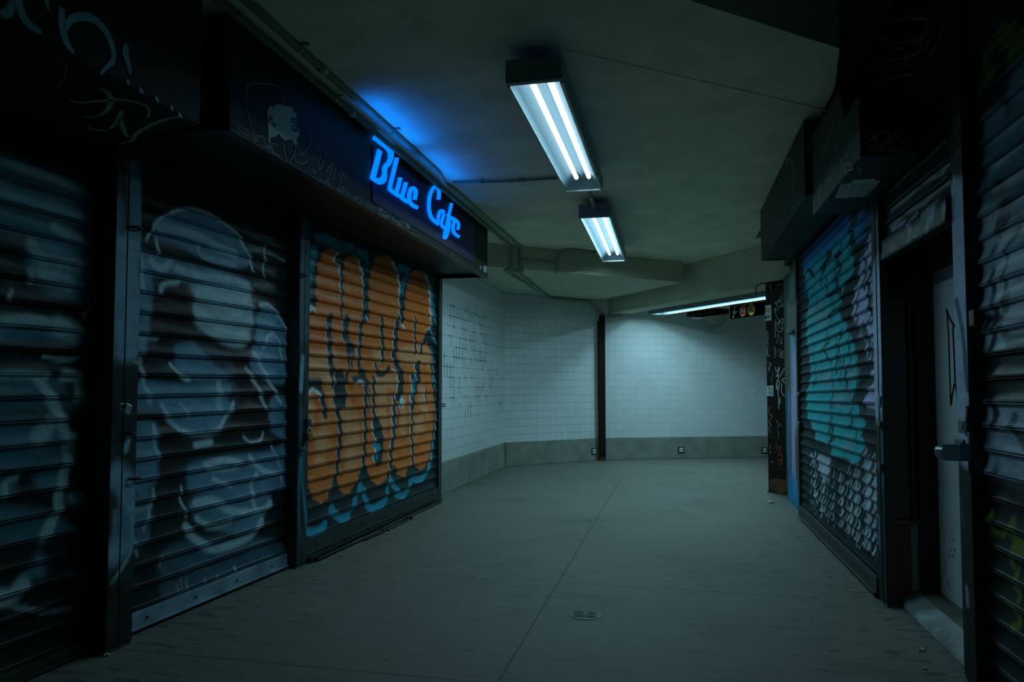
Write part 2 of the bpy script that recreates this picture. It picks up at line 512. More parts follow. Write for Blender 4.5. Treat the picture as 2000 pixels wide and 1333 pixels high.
# ------------------------------------------------------------------ paint canvas (spray paint in wall coordinates)
class Canvas:
    """albedo of a painted upright surface; a = metres along the surface, z = height"""
    def __init__(s, A, B, z0, z1, base, off=.012, res=.005):
        s.A = Vector((A[0], A[1], 0)); s.B = Vector((B[0], B[1], 0))
        s.d = (s.B - s.A); s.L = s.d.length; s.d.normalize()
        s.n = Vector((s.d.y, -s.d.x, 0))
        mid = (s.A + s.B) / 2
        if s.n.dot(Vector((-.65, mid.y, 0)) - mid) < 0: s.n = -s.n
        s.off = off; s.res = res; s.z0 = z0
        s.W = int(s.L / res) + 3; s.H = int((z1 - z0) / res) + 3
        s.img = np.zeros((s.H, s.W, 3)); s.img[:] = base
        a = np.arange(s.W) * res; z = z0 + np.arange(s.H) * res
        s.ga, s.gz = np.meshgrid(a, z)

    def az(s, p):
        h = hit(p[0], p[1], s.A + s.n * s.off, s.n)
        return ((h - s.A).dot(s.d), h.z)

    def _blend(s, sl, al, col):
        al = al[..., None]
        s.img[sl] = s.img[sl] * (1 - al) + np.array(col) * al

    def _sl(s, P, m):
        P = np.array(P)
        a0, z0 = P.min(0) - m; a1, z1 = P.max(0) + m
        i0 = max(0, int(a0 / s.res)); i1 = min(s.W, int(a1 / s.res) + 2)
        j0 = max(0, int((z0 - s.z0) / s.res)); j1 = min(s.H, int((z1 - s.z0) / s.res) + 2)
        return (slice(j0, j1), slice(i0, i1)) if i1 > i0 and j1 > j0 else None

    def stroke(s, pts, wd, col, soft=.3, alpha=1, raw=False):
        P = [p if raw else s.az(p) for p in pts]
        P = [(q.x, q.y) for q in smooth_path([(a, z) for a, z in P], 5)]
        sl = s._sl(P, wd * (1 + soft) + .01)
        if sl is None: return
        ga, gz = s.ga[sl], s.gz[sl]
        D = np.full(ga.shape, 9.)
        for (a0, b0), (a1, b1) in zip(P[:-1], P[1:]):
            dx, dy = a1 - a0, b1 - b0
            q = dx * dx + dy * dy + 1e-12
            t = np.clip(((ga - a0) * dx + (gz - b0) * dy) / q, 0, 1)
            D = np.minimum(D, np.hypot(ga - a0 - t * dx, gz - b0 - t * dy))
        r = wd / 2; e = max(r * soft, .003)
        t = np.clip((r + e - D) / (2 * e), 0, 1)
        s._blend(sl, t * t * (3 - 2 * t) * alpha, col)

    def poly(s, pts, col, soft=.006, alpha=1, curve=True, raw=False):
        P = [p if raw else s.az(p) for p in pts]
        if curve:
            Q = P[-1:] + P + P[:2]
            Q = smooth_path(Q, 5)[5:-5]
            P = [(q.x, q.y) for q in Q]
        sl = s._sl(P, soft * 2 + .01)
        if sl is None: return
        ga, gz = s.ga[sl], s.gz[sl]
        ins = np.zeros(ga.shape, bool); D = np.full(ga.shape, 9.)
        n = len(P)
        for i in range(n):
            (a0, b0), (a1, b1) = P[i], P[(i + 1) % n]
            c = ((b0 > gz) != (b1 > gz))
            with np.errstate(divide='ignore', invalid='ignore'):
                xx = (a1 - a0) * (gz - b0) / ((b1 - b0) or 1e-12) + a0
            ins ^= c & (ga < xx)
            dx, dy = a1 - a0, b1 - b0
            q = dx * dx + dy * dy + 1e-12
            t = np.clip(((ga - a0) * dx + (gz - b0) * dy) / q, 0, 1)
            D = np.minimum(D, np.hypot(ga - a0 - t * dx, gz - b0 - t * dy))
        sd = np.where(ins, D, -D)
        t = np.clip((sd + soft) / (2 * soft), 0, 1)
        s._blend(sl, t * t * (3 - 2 * t) * alpha, col)

    def sample(s, a, z):
        i = np.clip(np.rint(a / s.res).astype(int), 0, s.W - 1)
        j = np.clip(np.rint((z - s.z0) / s.res).astype(int), 0, s.H - 1)
        return s.img[j, i]


def grid_painted(name, cv, rows, da, m, parent, skew=0, dents=1.0, a0=0, a1=None):
    """surface made of rows (z, out) swept along the canvas; colours from the canvas"""
    a1 = cv.L if a1 is None else a1
    na = max(2, int((a1 - a0) / da) + 1)
    a = np.linspace(a0, a1, na)
    rz = np.array([r[0] for r in rows]); ro = np.array([r[1] for r in rows])
    A, Zz = np.meshgrid(a, rz); _, O = np.meshgrid(a, ro)
    rng = np.random.RandomState(len(rows) + na)
    # sheet metal is never flat: broad waves and small dents
    dent = .0022 * np.sin(A * 5.1 + Zz * 2.3) + .0014 * np.sin(A * 13 + Zz * 37)
    for _ in range(26):
        ca, cz = rng.uniform(a0, a1), rng.uniform(rz.min(), rz.max())
        dent -= rng.uniform(.002, .006) * np.exp(-((A - ca) ** 2 / .05 ** 2 + (Zz - cz) ** 2 / .02 ** 2))
    O = O + dent * dents
    Zk = Zz + skew * (A - cv.L / 2) * np.minimum(1, Zz / 1.2)
    col = cv.sample(A.ravel(), Zz.ravel())
    X = cv.A.x + cv.d.x * A + cv.n.x * O
    Y = cv.A.y + cv.d.y * A + cv.n.y * O
    off = world_offset(parent)
    V = np.stack([X - off.x, Y - off.y, Zk - off.z], -1).reshape(-1, 3)
    nr = len(rows)
    idx = np.arange(nr * na).reshape(nr, na)
    q = np.stack([idx[:-1, :-1], idx[:-1, 1:], idx[1:, 1:], idx[1:, :-1]], -1).reshape(-1, 4)
    # facing outwards
    if cv.d.cross(Vector((0, 0, 1))).dot(cv.n) < 0: q = q[:, ::-1]
    me = bpy.data.meshes.new(name)
    me.vertices.add(len(V)); me.vertices.foreach_set('co', V.ravel())
    me.loops.add(q.size); me.loops.foreach_set('vertex_index', q.ravel())
    me.polygons.add(len(q)); me.polygons.foreach_set('loop_start', np.arange(0, q.size, 4))
    me.polygons.foreach_set('use_smooth', np.ones(len(q), bool))
    at = me.color_attributes.new('paint', 'FLOAT_COLOR', 'POINT')
    at.data.foreach_set('color', np.concatenate([col, np.ones((len(col), 1))], 1).ravel())
    me.update(calc_edges=True)
    me.materials.append(m)
    o = bpy.data.objects.new(name, me)
    COL.objects.link(o); o.parent = parent
    return o


PROFILE = [(0, .002), (.010, .012), (.028, .0175), (.055, .0175), (.070, .011), (.078, -.003), (.096, -.003), (.106, .011), (.128, .0175),
           (.155, .0175), (.172, .0125), (.22, .0105), (.30, .0078), (.40, .0045), (.52, .0018), (.66, .0), (.80, .0), (.91, .0010), (.975, .002), (.99, -.003)]


def slat_rows(z0, z1, pitch):
    rows = []
    z = z0
    while z < z1 - .001:
        for t, o in PROFILE:
            zz = z + t * pitch
            if zz > z1: break
            rows.append((zz, o))
        z += pitch
    return rows


# ================================================================== SETTING
struct('floor', MB().box(-4.2, 8, -2.5, 17, -.12, 0), M['floor'])

# main ceiling slab, with the raised bay near the camera and along the right
SLAB = [(-3.0, .60), (.069, 3.24), (.818, 3.883), (.90, 4.42), (.90, 8.75), (8, 8.75), (8, 17), (-4.2, 17), (-4.2, .60)]
struct('ceiling', MB().hexa(SLAB, 2.90, 3.29), M['ceil'])
o = struct('ceiling', MB().box(-4.2, 8, -2.5, 17, 3.30, 3.42), M['ceil'])
_a = atZ(1092, 97, 2.9); _b = atZ(1612, 216, 2.9)
_d = (_b - _a).normalized(); _n = Vector((-_d.y, _d.x, 0))
struct('trim_4', MB().obox((_a + _b) / 2 + Vector((0, 0, -.0018)), [_d, _n, (0, 0, 1)], [(_b - _a).length / 2, .016, .0016]), M['ceil'])
# lowered soffit in front of the tiled corner (its near face is the first beam)
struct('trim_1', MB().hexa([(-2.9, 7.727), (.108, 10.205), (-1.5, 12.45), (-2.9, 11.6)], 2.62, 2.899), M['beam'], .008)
# diagonal beam that the far lamp hangs behind
bd = Vector((2.393, -3.346, 0)).normalized(); bn = Vector((-bd.y, bd.x, 0))
if bn.y < 0: bn = -bn
P0 = Vector((-1.15, 12.23, 0)) - bd * .6; P1 = Vector((1.243, 8.883, 0)) + bd * .45
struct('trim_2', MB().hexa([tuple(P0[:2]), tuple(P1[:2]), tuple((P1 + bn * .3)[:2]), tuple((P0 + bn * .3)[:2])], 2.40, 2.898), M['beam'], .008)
# thin plaster bead along the beam's foot
struct('trim_3', MB().obox((P0 + P1) / 2 - bn * .004 + Vector((0, 0, 2.425)), [bd, bn, (0, 0, 1)], [(P1 - P0).length / 2, .006, .006]), M['beam'])
# ceiling of the cross passage behind the beam
struct('ceiling', MB().hexa([tuple((P0 + bn * .3)[:2]), tuple((P1 + bn * .3)[:2]), (8, 8.9), (8, 17), (-2.2, 17)], 2.52, 2.897), M['ceil'])


def wall_seg(name, A, B, z0, z1, m, thick=.15, v0=.356):
    A = Vector((A[0], A[1], 0)); B = Vector((B[0], B[1], 0))
    d = (B - A).normalized(); n = Vector((-d.y, d.x, 0))
    if n.dot(A) < 0: n = -n       # away from the camera
    vs = []
    for z in (z0, z1):
        for p in (A, B, B + n * thick, A + n * thick): vs.append((p.x, p.y, z))
    mb = MB().add(vs, [(3, 2, 1, 0), (4, 5, 6, 7), (0, 1, 5, 4), (1, 2, 6, 5), (2, 3, 7, 6), (3, 0, 4, 7)])
    o = struct(name, mb, m)
    uv = o.data.uv_layers.new(name='UVMap')
    for lp in o.data.loops:
        p = o.data.vertices[lp.vertex_index].co
        uv.data[lp.index].uv = ((p - A).dot(d), p.z - v0)
    return o


C1, C2, C3, C4 = (-2.555, 7.40), (-2.531, 10.75), (-1.20, 12.08), (1.469, 13.204)
C5 = (C4[0] + 6 * .922, C4[1] + 6 * .388)
wall_seg('wall_left_tiled', C1, C2, .356, 2.615, tile_mat('tile_marked_grout', [(.62, 2.35, 1.15, 1.85, .50), (.45, 2.9, .60, 1.25, .53), (1.3, 3.3, .45, 1.0, .56)]))
wall_seg('wall_corner_tiled', C2, C3, .356, 2.615, tile_mat('tile_corner'))
wall_seg('wall_far_tiled', C3, C5, .356, 2.9, tile_mat('tile_far', None, 1.9))


def base_seg(name, A, B):
    A = Vector((*A, 0)); B = Vector((*B, 0)); d = (B - A).normalized(); n = Vector((-d.y, d.x, 0))
    if n.dot(A) < 0: n = -n
    q = [A - n * .012, B - n * .012, B + n * .14, A + n * .14]
    struct(name, MB().hexa([tuple(p[:2]) for p in q], .001, .354), M['wains'], .006)


base_seg('baseboard_left', C1, (C2[0] + .0, C2[1] + .0))
base_seg('baseboard_corner', (C2[0] + .012, C2[1] + .012), C3)
base_seg('baseboard_far', (C3[0] + .02, C3[1] + .01), C5)

# masonry behind and above the shop fronts
struct('wall_left', MB().box(-3.1, -2.80, -2.5, 7.5, 0, 3.29), M['darkwall'])
struct('wall_left_header', MB().hexa([(-2.79, -2.5), (-2.60, -2.5), (-2.50, 7.385), (-2.79, 7.385)], 2.47, 3.29), M['darkwall'])
struct('wall_right_header', MB().box(1.17, 1.5, -2.5, 8.45, 2.52, 3.29), M['black'])
struct('wall_right', MB().box(2.0, 2.2, -2.5, 8.45, 0, 3.29), M['darkwall'])
struct('wall_right_recess', MB().box(1.215, 2.0, 4.71, 8.4, 0, 2.515), M['darkwall'])
struct('wall_back', MB().box(-3.1, 2.2, -2.7, -2.5, 0, 3.3), M['darkwall'])


# ================================================================== LIGHT FIXTURES
def fixture(label, A, B, width, z0, h=.115, stem=None, gain=1.0, tubes_shift=.015, tube_end=(.06, .22), name='fluorescent_fixture'):
    A = Vector((A[0], A[1], 0)); B = Vector((B[0], B[1], 0))
    d = (B - A).normalized(); n = Vector((d.y, -d.x, 0)); Ln = (B - A).length
    root = thing(name, label, 'light fixture', ((A.x + B.x) / 2, (A.y + B.y) / 2, z0 + h), 'fluorescent fixtures on the ceiling')
    up = Vector((0, 0, 1)); mid = (A + B) / 2
    t = .006
    def bar(mb, a0, a1, n0, n1, za, zb):
        c = A + d * (a0 + a1) / 2 + n * (n0 + n1) / 2 + up * (za + zb) / 2
        return mb.obox(c, [d, n, up], [(a1 - a0) / 2, (n1 - n0) / 2, (zb - za) / 2])
    W = width / 2
    hb = MB()
    bar(hb, .045, Ln - .03, -W, W, z0 + h - t, z0 + h)
    bar(hb, .045, Ln - .03, -W, -W + t, z0 + .004, z0 + h - t)
    bar(hb, .045, Ln - .03, W - t, W, z0 + .004, z0 + h - t)
    mesh_obj('housing', hb, M['housing'], root)
    for (a0, a1, zz) in ((0, .05, z0 - .004), (Ln - .035, Ln, z0 + .012)):
        ec = MB(); bar(ec, a0, a1, -W - .003, W + .003, zz, z0 + h + .003)
        mesh_obj('end_cap', ec, M['housing'], root, .014)
    rf = MB()
    zi = z0 + h - .03
    for (n0, n1, q0, q1) in ((-W + .012, -.055, z0 + .012, zi), (-.055, -.02, zi, zi), (-.02, 0, zi, zi - .022), (0, .02, zi - .022, zi), (.02, .055, zi, zi), (.055, W - .012, zi, z0 + .012)):
        p = [A + d * .05 + n * n0 + up * q0, A + d * (Ln - .035) + n * n0 + up * q0, A + d * (Ln - .035) + n * n1 + up * q1, A + d * .05 + n * n1 + up * q1]
        rf.prism(p, (0, 0, .002))
    mesh_obj('reflector', rf, M['reflector'], root)
    fr = MB()
    bar(fr, .045, Ln - .03, -W, -W + .016, z0 - .006, z0 + .004)
    bar(fr, .045, Ln - .03, W - .016, W, z0 - .006, z0 + .004)
    bar(fr, Ln - .06, Ln - .03, -W + .016, W - .016, z0 - .006, z0 + .004)
    mesh_obj('lens_frame', fr, M['steel'], root)
    ln = MB(); bar(ln, .052, Ln - .06, -W + .014, W - .014, z0 - .001, z0 + .001)
    mesh_obj('lens', ln, M['lens'], root)
    zt = z0 + .050
    for sgn in (-1, 1):
        c0 = A + d * tube_end[0] + n * (sgn * .047 + tubes_shift) + up * zt
        c1 = A + d * (Ln - tube_end[1]) + n * (sgn * .047 + tubes_shift) + up * zt
        tb = MB().tube([c0 + d * .02, c1 - d * .02], .0165, 14)
        to = mesh_obj('tube', tb, M['tube'], root)
        for c, q in ((c0, 1), (c1, -1)):
            s_ = MB().tube([c - d * .015 * q, c + d * .022 * q], .018, 12).obox(c + up * .02, [d, n, up], [.009, .013, .02])
            mesh_obj('socket', s_, M['housing'], to)
        # the tube's own light, spread along its underside
        ld = bpy.data.lights.new('tube_light', 'AREA')
        ld.shape = 'RECTANGLE'; ld.size = .026; ld.size_y = (c1 - c0).length - .06
        ld.energy = gain * TUBE_E * math.pi * ld.size * ld.size_y
        ld.color = LAMP
        lo = bpy.data.objects.new('tube_light', ld); COL.objects.link(lo)
        lo.location = (c0 + c1) / 2 - up * .0185
        lo.rotation_euler = (0, 0, math.atan2(-d.x, d.y))
    if stem:
        for a_, zc in stem:
            c = A + d * a_
            st = MB().tube([c + up * (z0 + h), c + up * zc], .013, 10).obox(c + up * (zc - .006), [d, n, up], [.05, .05, .006])
            mesh_obj('hanger', st, M['housing'], root)
    return root


fixture('long twin-tube ceiling light nearest the camera, large in the frame', (-.680, 3.51), (-.688, 5.656), .285, 2.722, .118, [(.35, 2.899), (1.7, 2.899)])
fixture('twin-tube ceiling light further down the passage, behind the largest one', (-.700, 6.50), (-.730, 8.92), .285, 2.722, .118, [(.35, 2.899), (1.9, 2.899)], 2.5)
f3 = fixture('ceiling light seen edge-on behind the diagonal beam, above the white tiles', (-.33, 11.93), (1.27, 9.72), .26, 2.352, .12, [(.4, 2.519), (2.2, 2.519)], 2.2, tube_end=(.06, .08))

# ================================================================== SHUTTERS
DK = (.020, .036, .033)
PITCH = .0985


def c_(sc, ox, oy):
    return lambda pts: [(ox + x / sc, oy + y / sc) for x, y in pts]


def shutter(label, cv, z0, z1, da, skew, bar=(.02, .10), bar_mat='rail', name='roller_shutter', barout=.03, pitch=PITCH, smat='shutter'):
    mid = (cv.A + cv.B) / 2
    root = thing(name, label, 'shutter', (mid.x, mid.y, 0), None)
    grid_painted('curtain', cv, slat_rows(z0, z1, pitch), da, M[smat], root, skew)
    d, n = cv.d, cv.n
    up = Vector((0, 0, 1))
    b = MB().obox(mid + n * (barout / 2 + .002) + up * (bar[0] + bar[1]) / 2, [d, n, up], [cv.L / 2, barout / 2, (bar[1] - bar[0]) / 2])
    b.obox(mid + n * (barout + .008) + up * (bar[0] + .004), [d, n, up], [cv.L / 2, .012, .004])
    bo = mesh_obj('bottom_bar', b, M[bar_mat], root, .003)
    m = int(cv.L / .35)
    for i in range(m):
        c = cv.A + d * (cv.L * (i + .5) / m) + n * (barout + .004) + up * (bar[0] + bar[1]) / 2
        mesh_obj('rivet', MB().tube([c, c + n * .004], .007, 8), M['dsteel'], bo)
    # hidden backing so that no light slips through the slats
    return root


# ---- orange shutter under the blue sign
cv = Canvas((-2.53, 4.59), (-2.475, 7.36), 0, 2.5, (.018, .048, .050), off=.012, res=.004)
k6 = c_(3.9206, 560, 420); k7 = c_(3.509, 560, 740)
OR = (.90, .24, .040); OR2 = (.92, .17, .018); TAN = (.94, .47, .22); WH = (.88, .94, .94); TL = (.02, .42, .58); BK = (.020, .050, .055)
# teal halo at the top and the left
for p in ([(250, 180), (300, 185), (420, 240), (500, 250)], [(560, 300), (620, 330), (600, 480)], [(220, 260), (195, 380), (175, 480), (165, 610), (160, 650)],
          [(860, 420), (930, 430), (900, 520), (880, 640)], [(1110, 560), (1130, 760)]):
    cv.stroke(k6(p), .085, TL, .4, .85)
for p in ([(380, 190), (470, 250), (580, 330)], [(700, 290), (800, 270), (860, 360)], [(960, 390), (1050, 380), (1130, 470)]):
    cv.stroke(k6(p), .03, (.06, .17, .18), .5, .8)
# highlights first, orange bodies over them, shifted left
lobes6 = [[(285, 290), (330, 250), (385, 285), (360, 345), (402, 410), (412, 600), (415, 800), (160, 800), (232, 690), (232, 600), (238, 480), (250, 370)],
          [(455, 340), (495, 305), (545, 350), (572, 430), (582, 520), (582, 800), (430, 830), (430, 640), (436, 480), (442, 400)],
          [(668, 380), (700, 320), (760, 315), (815, 380), (848, 470), (862, 620), (862, 860), (690, 830), (640, 770), (636, 640), (640, 500)],
          [(935, 500), (965, 440), (1030, 435), (1075, 500), (1092, 600), (1098, 720), (1090, 880), (900, 880), (908, 700), (918, 590)]]
for lb in lobes6:
    cv.poly(k6([(x + 16, y) for x, y in lb]), WH, .005)
for lb in lobes6:
    cv.poly(k6(lb), OR, .005)
# wide middle mass across both halves
cv.poly(k6([(165, 790), (600, 800), (900, 830), (1075, 850), (1060, 960), (1110, 1050), (1115, 1320), (160, 1320), (160, 1000)]), OR, .005, curve=False)
cv.poly(k7([(140, 30), (1000, 0), (1020, 200), (1000, 400), (985, 520), (960, 600), (920, 632), (885, 600), (850, 600), (810, 680), (765, 660), (750, 600), (705, 600), (690, 690), (625, 732),
            (575, 690), (550, 600), (515, 600), (490, 700), (440, 780), (400, 792), (360, 740), (345, 660), (320, 700), (290, 820), (235, 855), (180, 815), (145, 720), (140, 500)]), OR, .005, curve=False)
for p, wd in (([(200, 1060), (340, 1080), (340, 1200)], .22), ([(560, 1060), (740, 1090)], .12), ([(900, 1060), (1090, 1100)], .2), ([(170, 1180), (320, 1190)], .12), ([(700, 1270), (850, 1290)], .12)):
    cv.stroke(k6(p), wd, TAN, .5, .75)
for p, wd in (([(160, 200), (240, 360), (230, 480)], .24), ([(400, 240), (460, 400), (450, 520)], .26), ([(650, 60), (680, 250), (640, 300)], .26), ([(930, 100), (950, 260), (900, 330)], .2),
              ([(300, 60), (320, 200)], .10), ([(800, 150), (800, 350)], .14)):
    cv.stroke(k7(p), wd, TAN, .6, .7)
for p, wd in (([(170, 950), (300, 960)], .16), ([(370, 960), (440, 1000)], .1), ([(600, 1040), (640, 1080)], .14), ([(390, 1170), (400, 1260)], .08), ([(1060, 1150), (1070, 1260)], .06), ([(860, 950), (970, 960)], .13)):
    cv.stroke(k6(p), wd, OR2, .4, .8)
for p, wd in (([(225, 130), (210, 330)], .08), ([(345, 380), (340, 520)], .06), ([(700, 100), (700, 380)], .05), ([(460, 60), (465, 140)], .08), ([(160, 400), (180, 520)], .12), ([(515, 400), (520, 480)], .05), ([(950, 250), (950, 330)], .05)):
    cv.stroke(k7(p), wd, OR2, .4, .8)
# dark strokes with a white edge to their left
darks6 = [([(340, 780), (332, 880), (340, 1000), (345, 1110), (360, 1210)], .075), ([(465, 800), (455, 900), (480, 1000), (505, 1030)], .10),
          ([(470, 1050), (485, 1140), (465, 1240)], .035), ([(512, 1050), (505, 1140), (510, 1160)], .03),
          ([(585, 780), (572, 880), (566, 1000), (560, 1080), (560, 1180), (600, 1220)], .06), ([(740, 800), (738, 900), (745, 1030), (740, 1110)], .065),
          ([(865, 800), (845, 880), (840, 1000), (830, 1080), (850, 1150), (890, 1230)], .085), ([(990, 800), (985, 900), (990, 1030), (985, 1060)], .05),
          ([(1070, 960), (1040, 1000), (1030, 1060)], .05), ([(690, 1150), (700, 1210), (750, 1220), (790, 1170)], .05), ([(1010, 1160), (1000, 1250), (985, 1330)], .12),
          ([(880, 640), (890, 800)], .09), ([(1000, 1180), (1015, 1250)], .1), ([(610, 420), (612, 600), (605, 780)], .09), ([(423, 440), (428, 560), (426, 760)], .04)]
for p, wd in darks6:
    cv.stroke(k6([(x - wd * 145, y) for x, y in p]), wd * .55, WH, .2)
    cv.stroke(k6(p), wd, BK, .15)
cv.poly(k6([(160, 1240), (270, 1245), (275, 1330), (160, 1330)]), BK, .005, curve=False)
cv.poly(k6([(350, 1250), (470, 1250), (440, 1330), (370, 1330)]), BK, .005)
cv.poly(k6([(170, 700), (195, 680), (225, 700), (238, 760), (205, 720), (180, 745)]), WH, .004)
cv.poly(k6([(525, 1310), (545, 1265), (580, 1265), (600, 1310), (560, 1290)]), WH, .004)
for q in ([(610, 780), (625, 775), (632, 820)], [(880, 840), (900, 840), (905, 885)], [(800, 1180), (820, 1180), (850, 1230)]):
    cv.poly(k6(q), WH, .004)
cv.poly(k7([(140, 0), (240, 0), (262, 90), (262, 150), (230, 110), (190, 65), (150, 80)]), BK, .005, curve=False)
cv.stroke(k7([(140, 120), (155, 85), (190, 70), (220, 90), (245, 140)]), .03, WH, .2)
darks7 = [([(250, 110), (262, 180), (275, 250)], .06), ([(370, 0), (375, 60), (385, 130)], .16), ([(345, 60), (345, 150), (365, 260), (375, 330), (370, 480)], .06), ([(365, 470), (355, 600), (330, 720), (300, 800)], .05),
          ([(545, 60), (545, 150), (540, 230), (545, 330), (540, 440), (535, 540), (520, 650)], .055), ([(565, 60), (572, 150), (570, 230)], .02), ([(600, 0), (600, 100), (600, 200), (610, 300), (650, 370)], .055),
          ([(620, 330), (640, 400), (640, 480), (630, 540)], .16), ([(745, 130), (742, 230), (740, 400), (722, 480), (720, 600), (735, 680)], .065), ([(772, 150), (770, 260), (765, 330)], .03),
          ([(785, 0), (790, 60), (770, 120)], .11), ([(870, 0), (880, 60), (870, 130), (870, 180)], .1), ([(860, 200), (865, 300), (860, 400), (870, 500), (865, 600)], .05),
          ([(955, 90), (958, 150)], .04), ([(460, 0), (540, 0), (555, 40)], .05), ([(1030, 60), (1040, 160), (1030, 300), (1020, 420), (1000, 520), (980, 620)], .05)]
for p, wd in darks7:
    cv.stroke(k7([(x - wd * 150, y) for x, y in p]), wd * .5, WH, .2)
    cv.stroke(k7(p), wd, BK, .15)
cv.poly(k7([(470, 40), (485, 10), (515, 5), (535, 40), (500, 25)]), WH, .004)
cv.poly(k7([(800, 130), (780, 150), (775, 200), (790, 190), (815, 195)]), WH, .004)
for p, wd in (([(305, 920), (320, 880), (330, 920), (375, 955), (425, 940), (435, 920)], .07), ([(150, 1050), (205, 1055), (245, 1030), (270, 990)], .07), ([(460, 880), (490, 800), (515, 720)], .07),
              ([(530, 770), (545, 830), (575, 890), (640, 870), (690, 820)], .07), ([(690, 780), (710, 700), (740, 740), (765, 770)], .06), ([(755, 790), (800, 800), (840, 760)], .07),
              ([(850, 720), (865, 690), (920, 690), (965, 640)], .07), ([(1010, 420), (995, 540), (985, 600)], .05), ([(1015, 0), (1030, 100), (1025, 200)], .05), ([(600, 450), (640, 470)], .05), ([(620, 480), (622, 530)], .06)):
    cv.stroke(k7(p), wd, (.03, .38, .58), .15)
for p in ([(875, 20), (872, 110)],):
    cv.stroke(k7(p), .06, (.03, .38, .55), .2)
for p in ([(1110, 700), (1130, 760), (1150, 830)], [(1120, 800), (1110, 900), (1140, 960), (1155, 1000)], [(1110, 1050), (1130, 1150), (1125, 1280)]):
    cv.stroke(k6(p), .05, (.16, .34, .42), .3)
shutter('black slatted shutter sprayed with big orange graffiti letters, under the blue sign', cv, .145, 2.392, .0065, .006, (.045, .145))

# ---- middle shutter with the blue-white figure
cv = Canvas((-2.61, 3.02), (-2.545, 4.44), 0, 2.5, (.018, .032, .034), res=.005)
a4 = c_(2.665, 220, 300); a5 = c_(2.5625, 220, 780)
W1 = (.64, .88, .98); M1 = (.20, .43, .62); RD = (.040, .018, .020)
for f, q, c, al in ((a4, [(240, 350), (340, 300), (450, 300), (560, 350), (650, 430), (725, 560), (640, 600), (500, 560), (350, 480), (230, 440)], M1, .75),
                    (a4, [(140, 500), (300, 540), (480, 590), (700, 660), (720, 740), (420, 700), (300, 640), (150, 640)], M1, .8),
                    (a4, [(130, 520), (190, 540), (220, 700), (215, 860), (190, 1000), (125, 1050)], M1, .9),
                    (a4, [(415, 690), (700, 700), (765, 780), (745, 900), (700, 1000), (600, 1000), (480, 930), (425, 850)], W1, .75),
                    (a4, [(760, 790), (860, 830), (910, 960), (930, 1100), (900, 1200), (800, 1180), (720, 1100), (750, 950)], M1, .9),
                    (a4, [(350, 990), (500, 990), (640, 1090), (600, 1180), (380, 1170), (330, 1050)], M1, .85),
                    (a4, [(120, 1190), (400, 1200), (640, 1200), (620, 1330), (120, 1330)], M1, .8),
                    (a4, [(260, 680), (410, 700), (420, 850), (330, 950), (210, 1050), (200, 900)], RD, .9),
                    (a4, [(400, 920), (500, 960), (680, 1060), (740, 1180), (620, 1160), (500, 1060)], RD, .8),
                    (a4, [(730, 700), (775, 760), (750, 880), (720, 1000), (700, 1080), (725, 940), (740, 860)], RD, .9),
                    (a4, [(640, 1200), (780, 1200), (830, 1330), (620, 1330)], RD, .8),
                    (a5, [(100, 130), (230, 130), (240, 300), (220, 430), (100, 440)], M1, .8),
                    (a5, [(250, 0), (420, 0), (600, 20), (560, 160), (380, 180), (280, 100)], M1, .9),
                    (a5, [(390, 330), (540, 290), (800, 260), (900, 190), (900, 420), (700, 470), (420, 480), (380, 400)], M1, .8),
                    (a5, [(800, 0), (900, 0), (900, 200), (800, 160)], M1, .8),
                    (a5, [(420, 500), (780, 470), (760, 600), (640, 680), (500, 640), (420, 600)], M1, .7),
                    (a5, [(245, 120), (330, 180), (320, 420), (240, 430)], RD, .7),
                    (a5, [(570, 100), (720, 40), (780, 120), (720, 170), (560, 180)], RD, .8),
                    (a5, [(100, 480), (200, 480), (180, 700), (100, 740)], M1, .5),
                    (a5, [(240, 780), (420, 700), (780, 700), (880, 760), (880, 850), (320, 1000), (250, 900)], M1, .28)):
    cv.poly(f(q), c, .022, al)
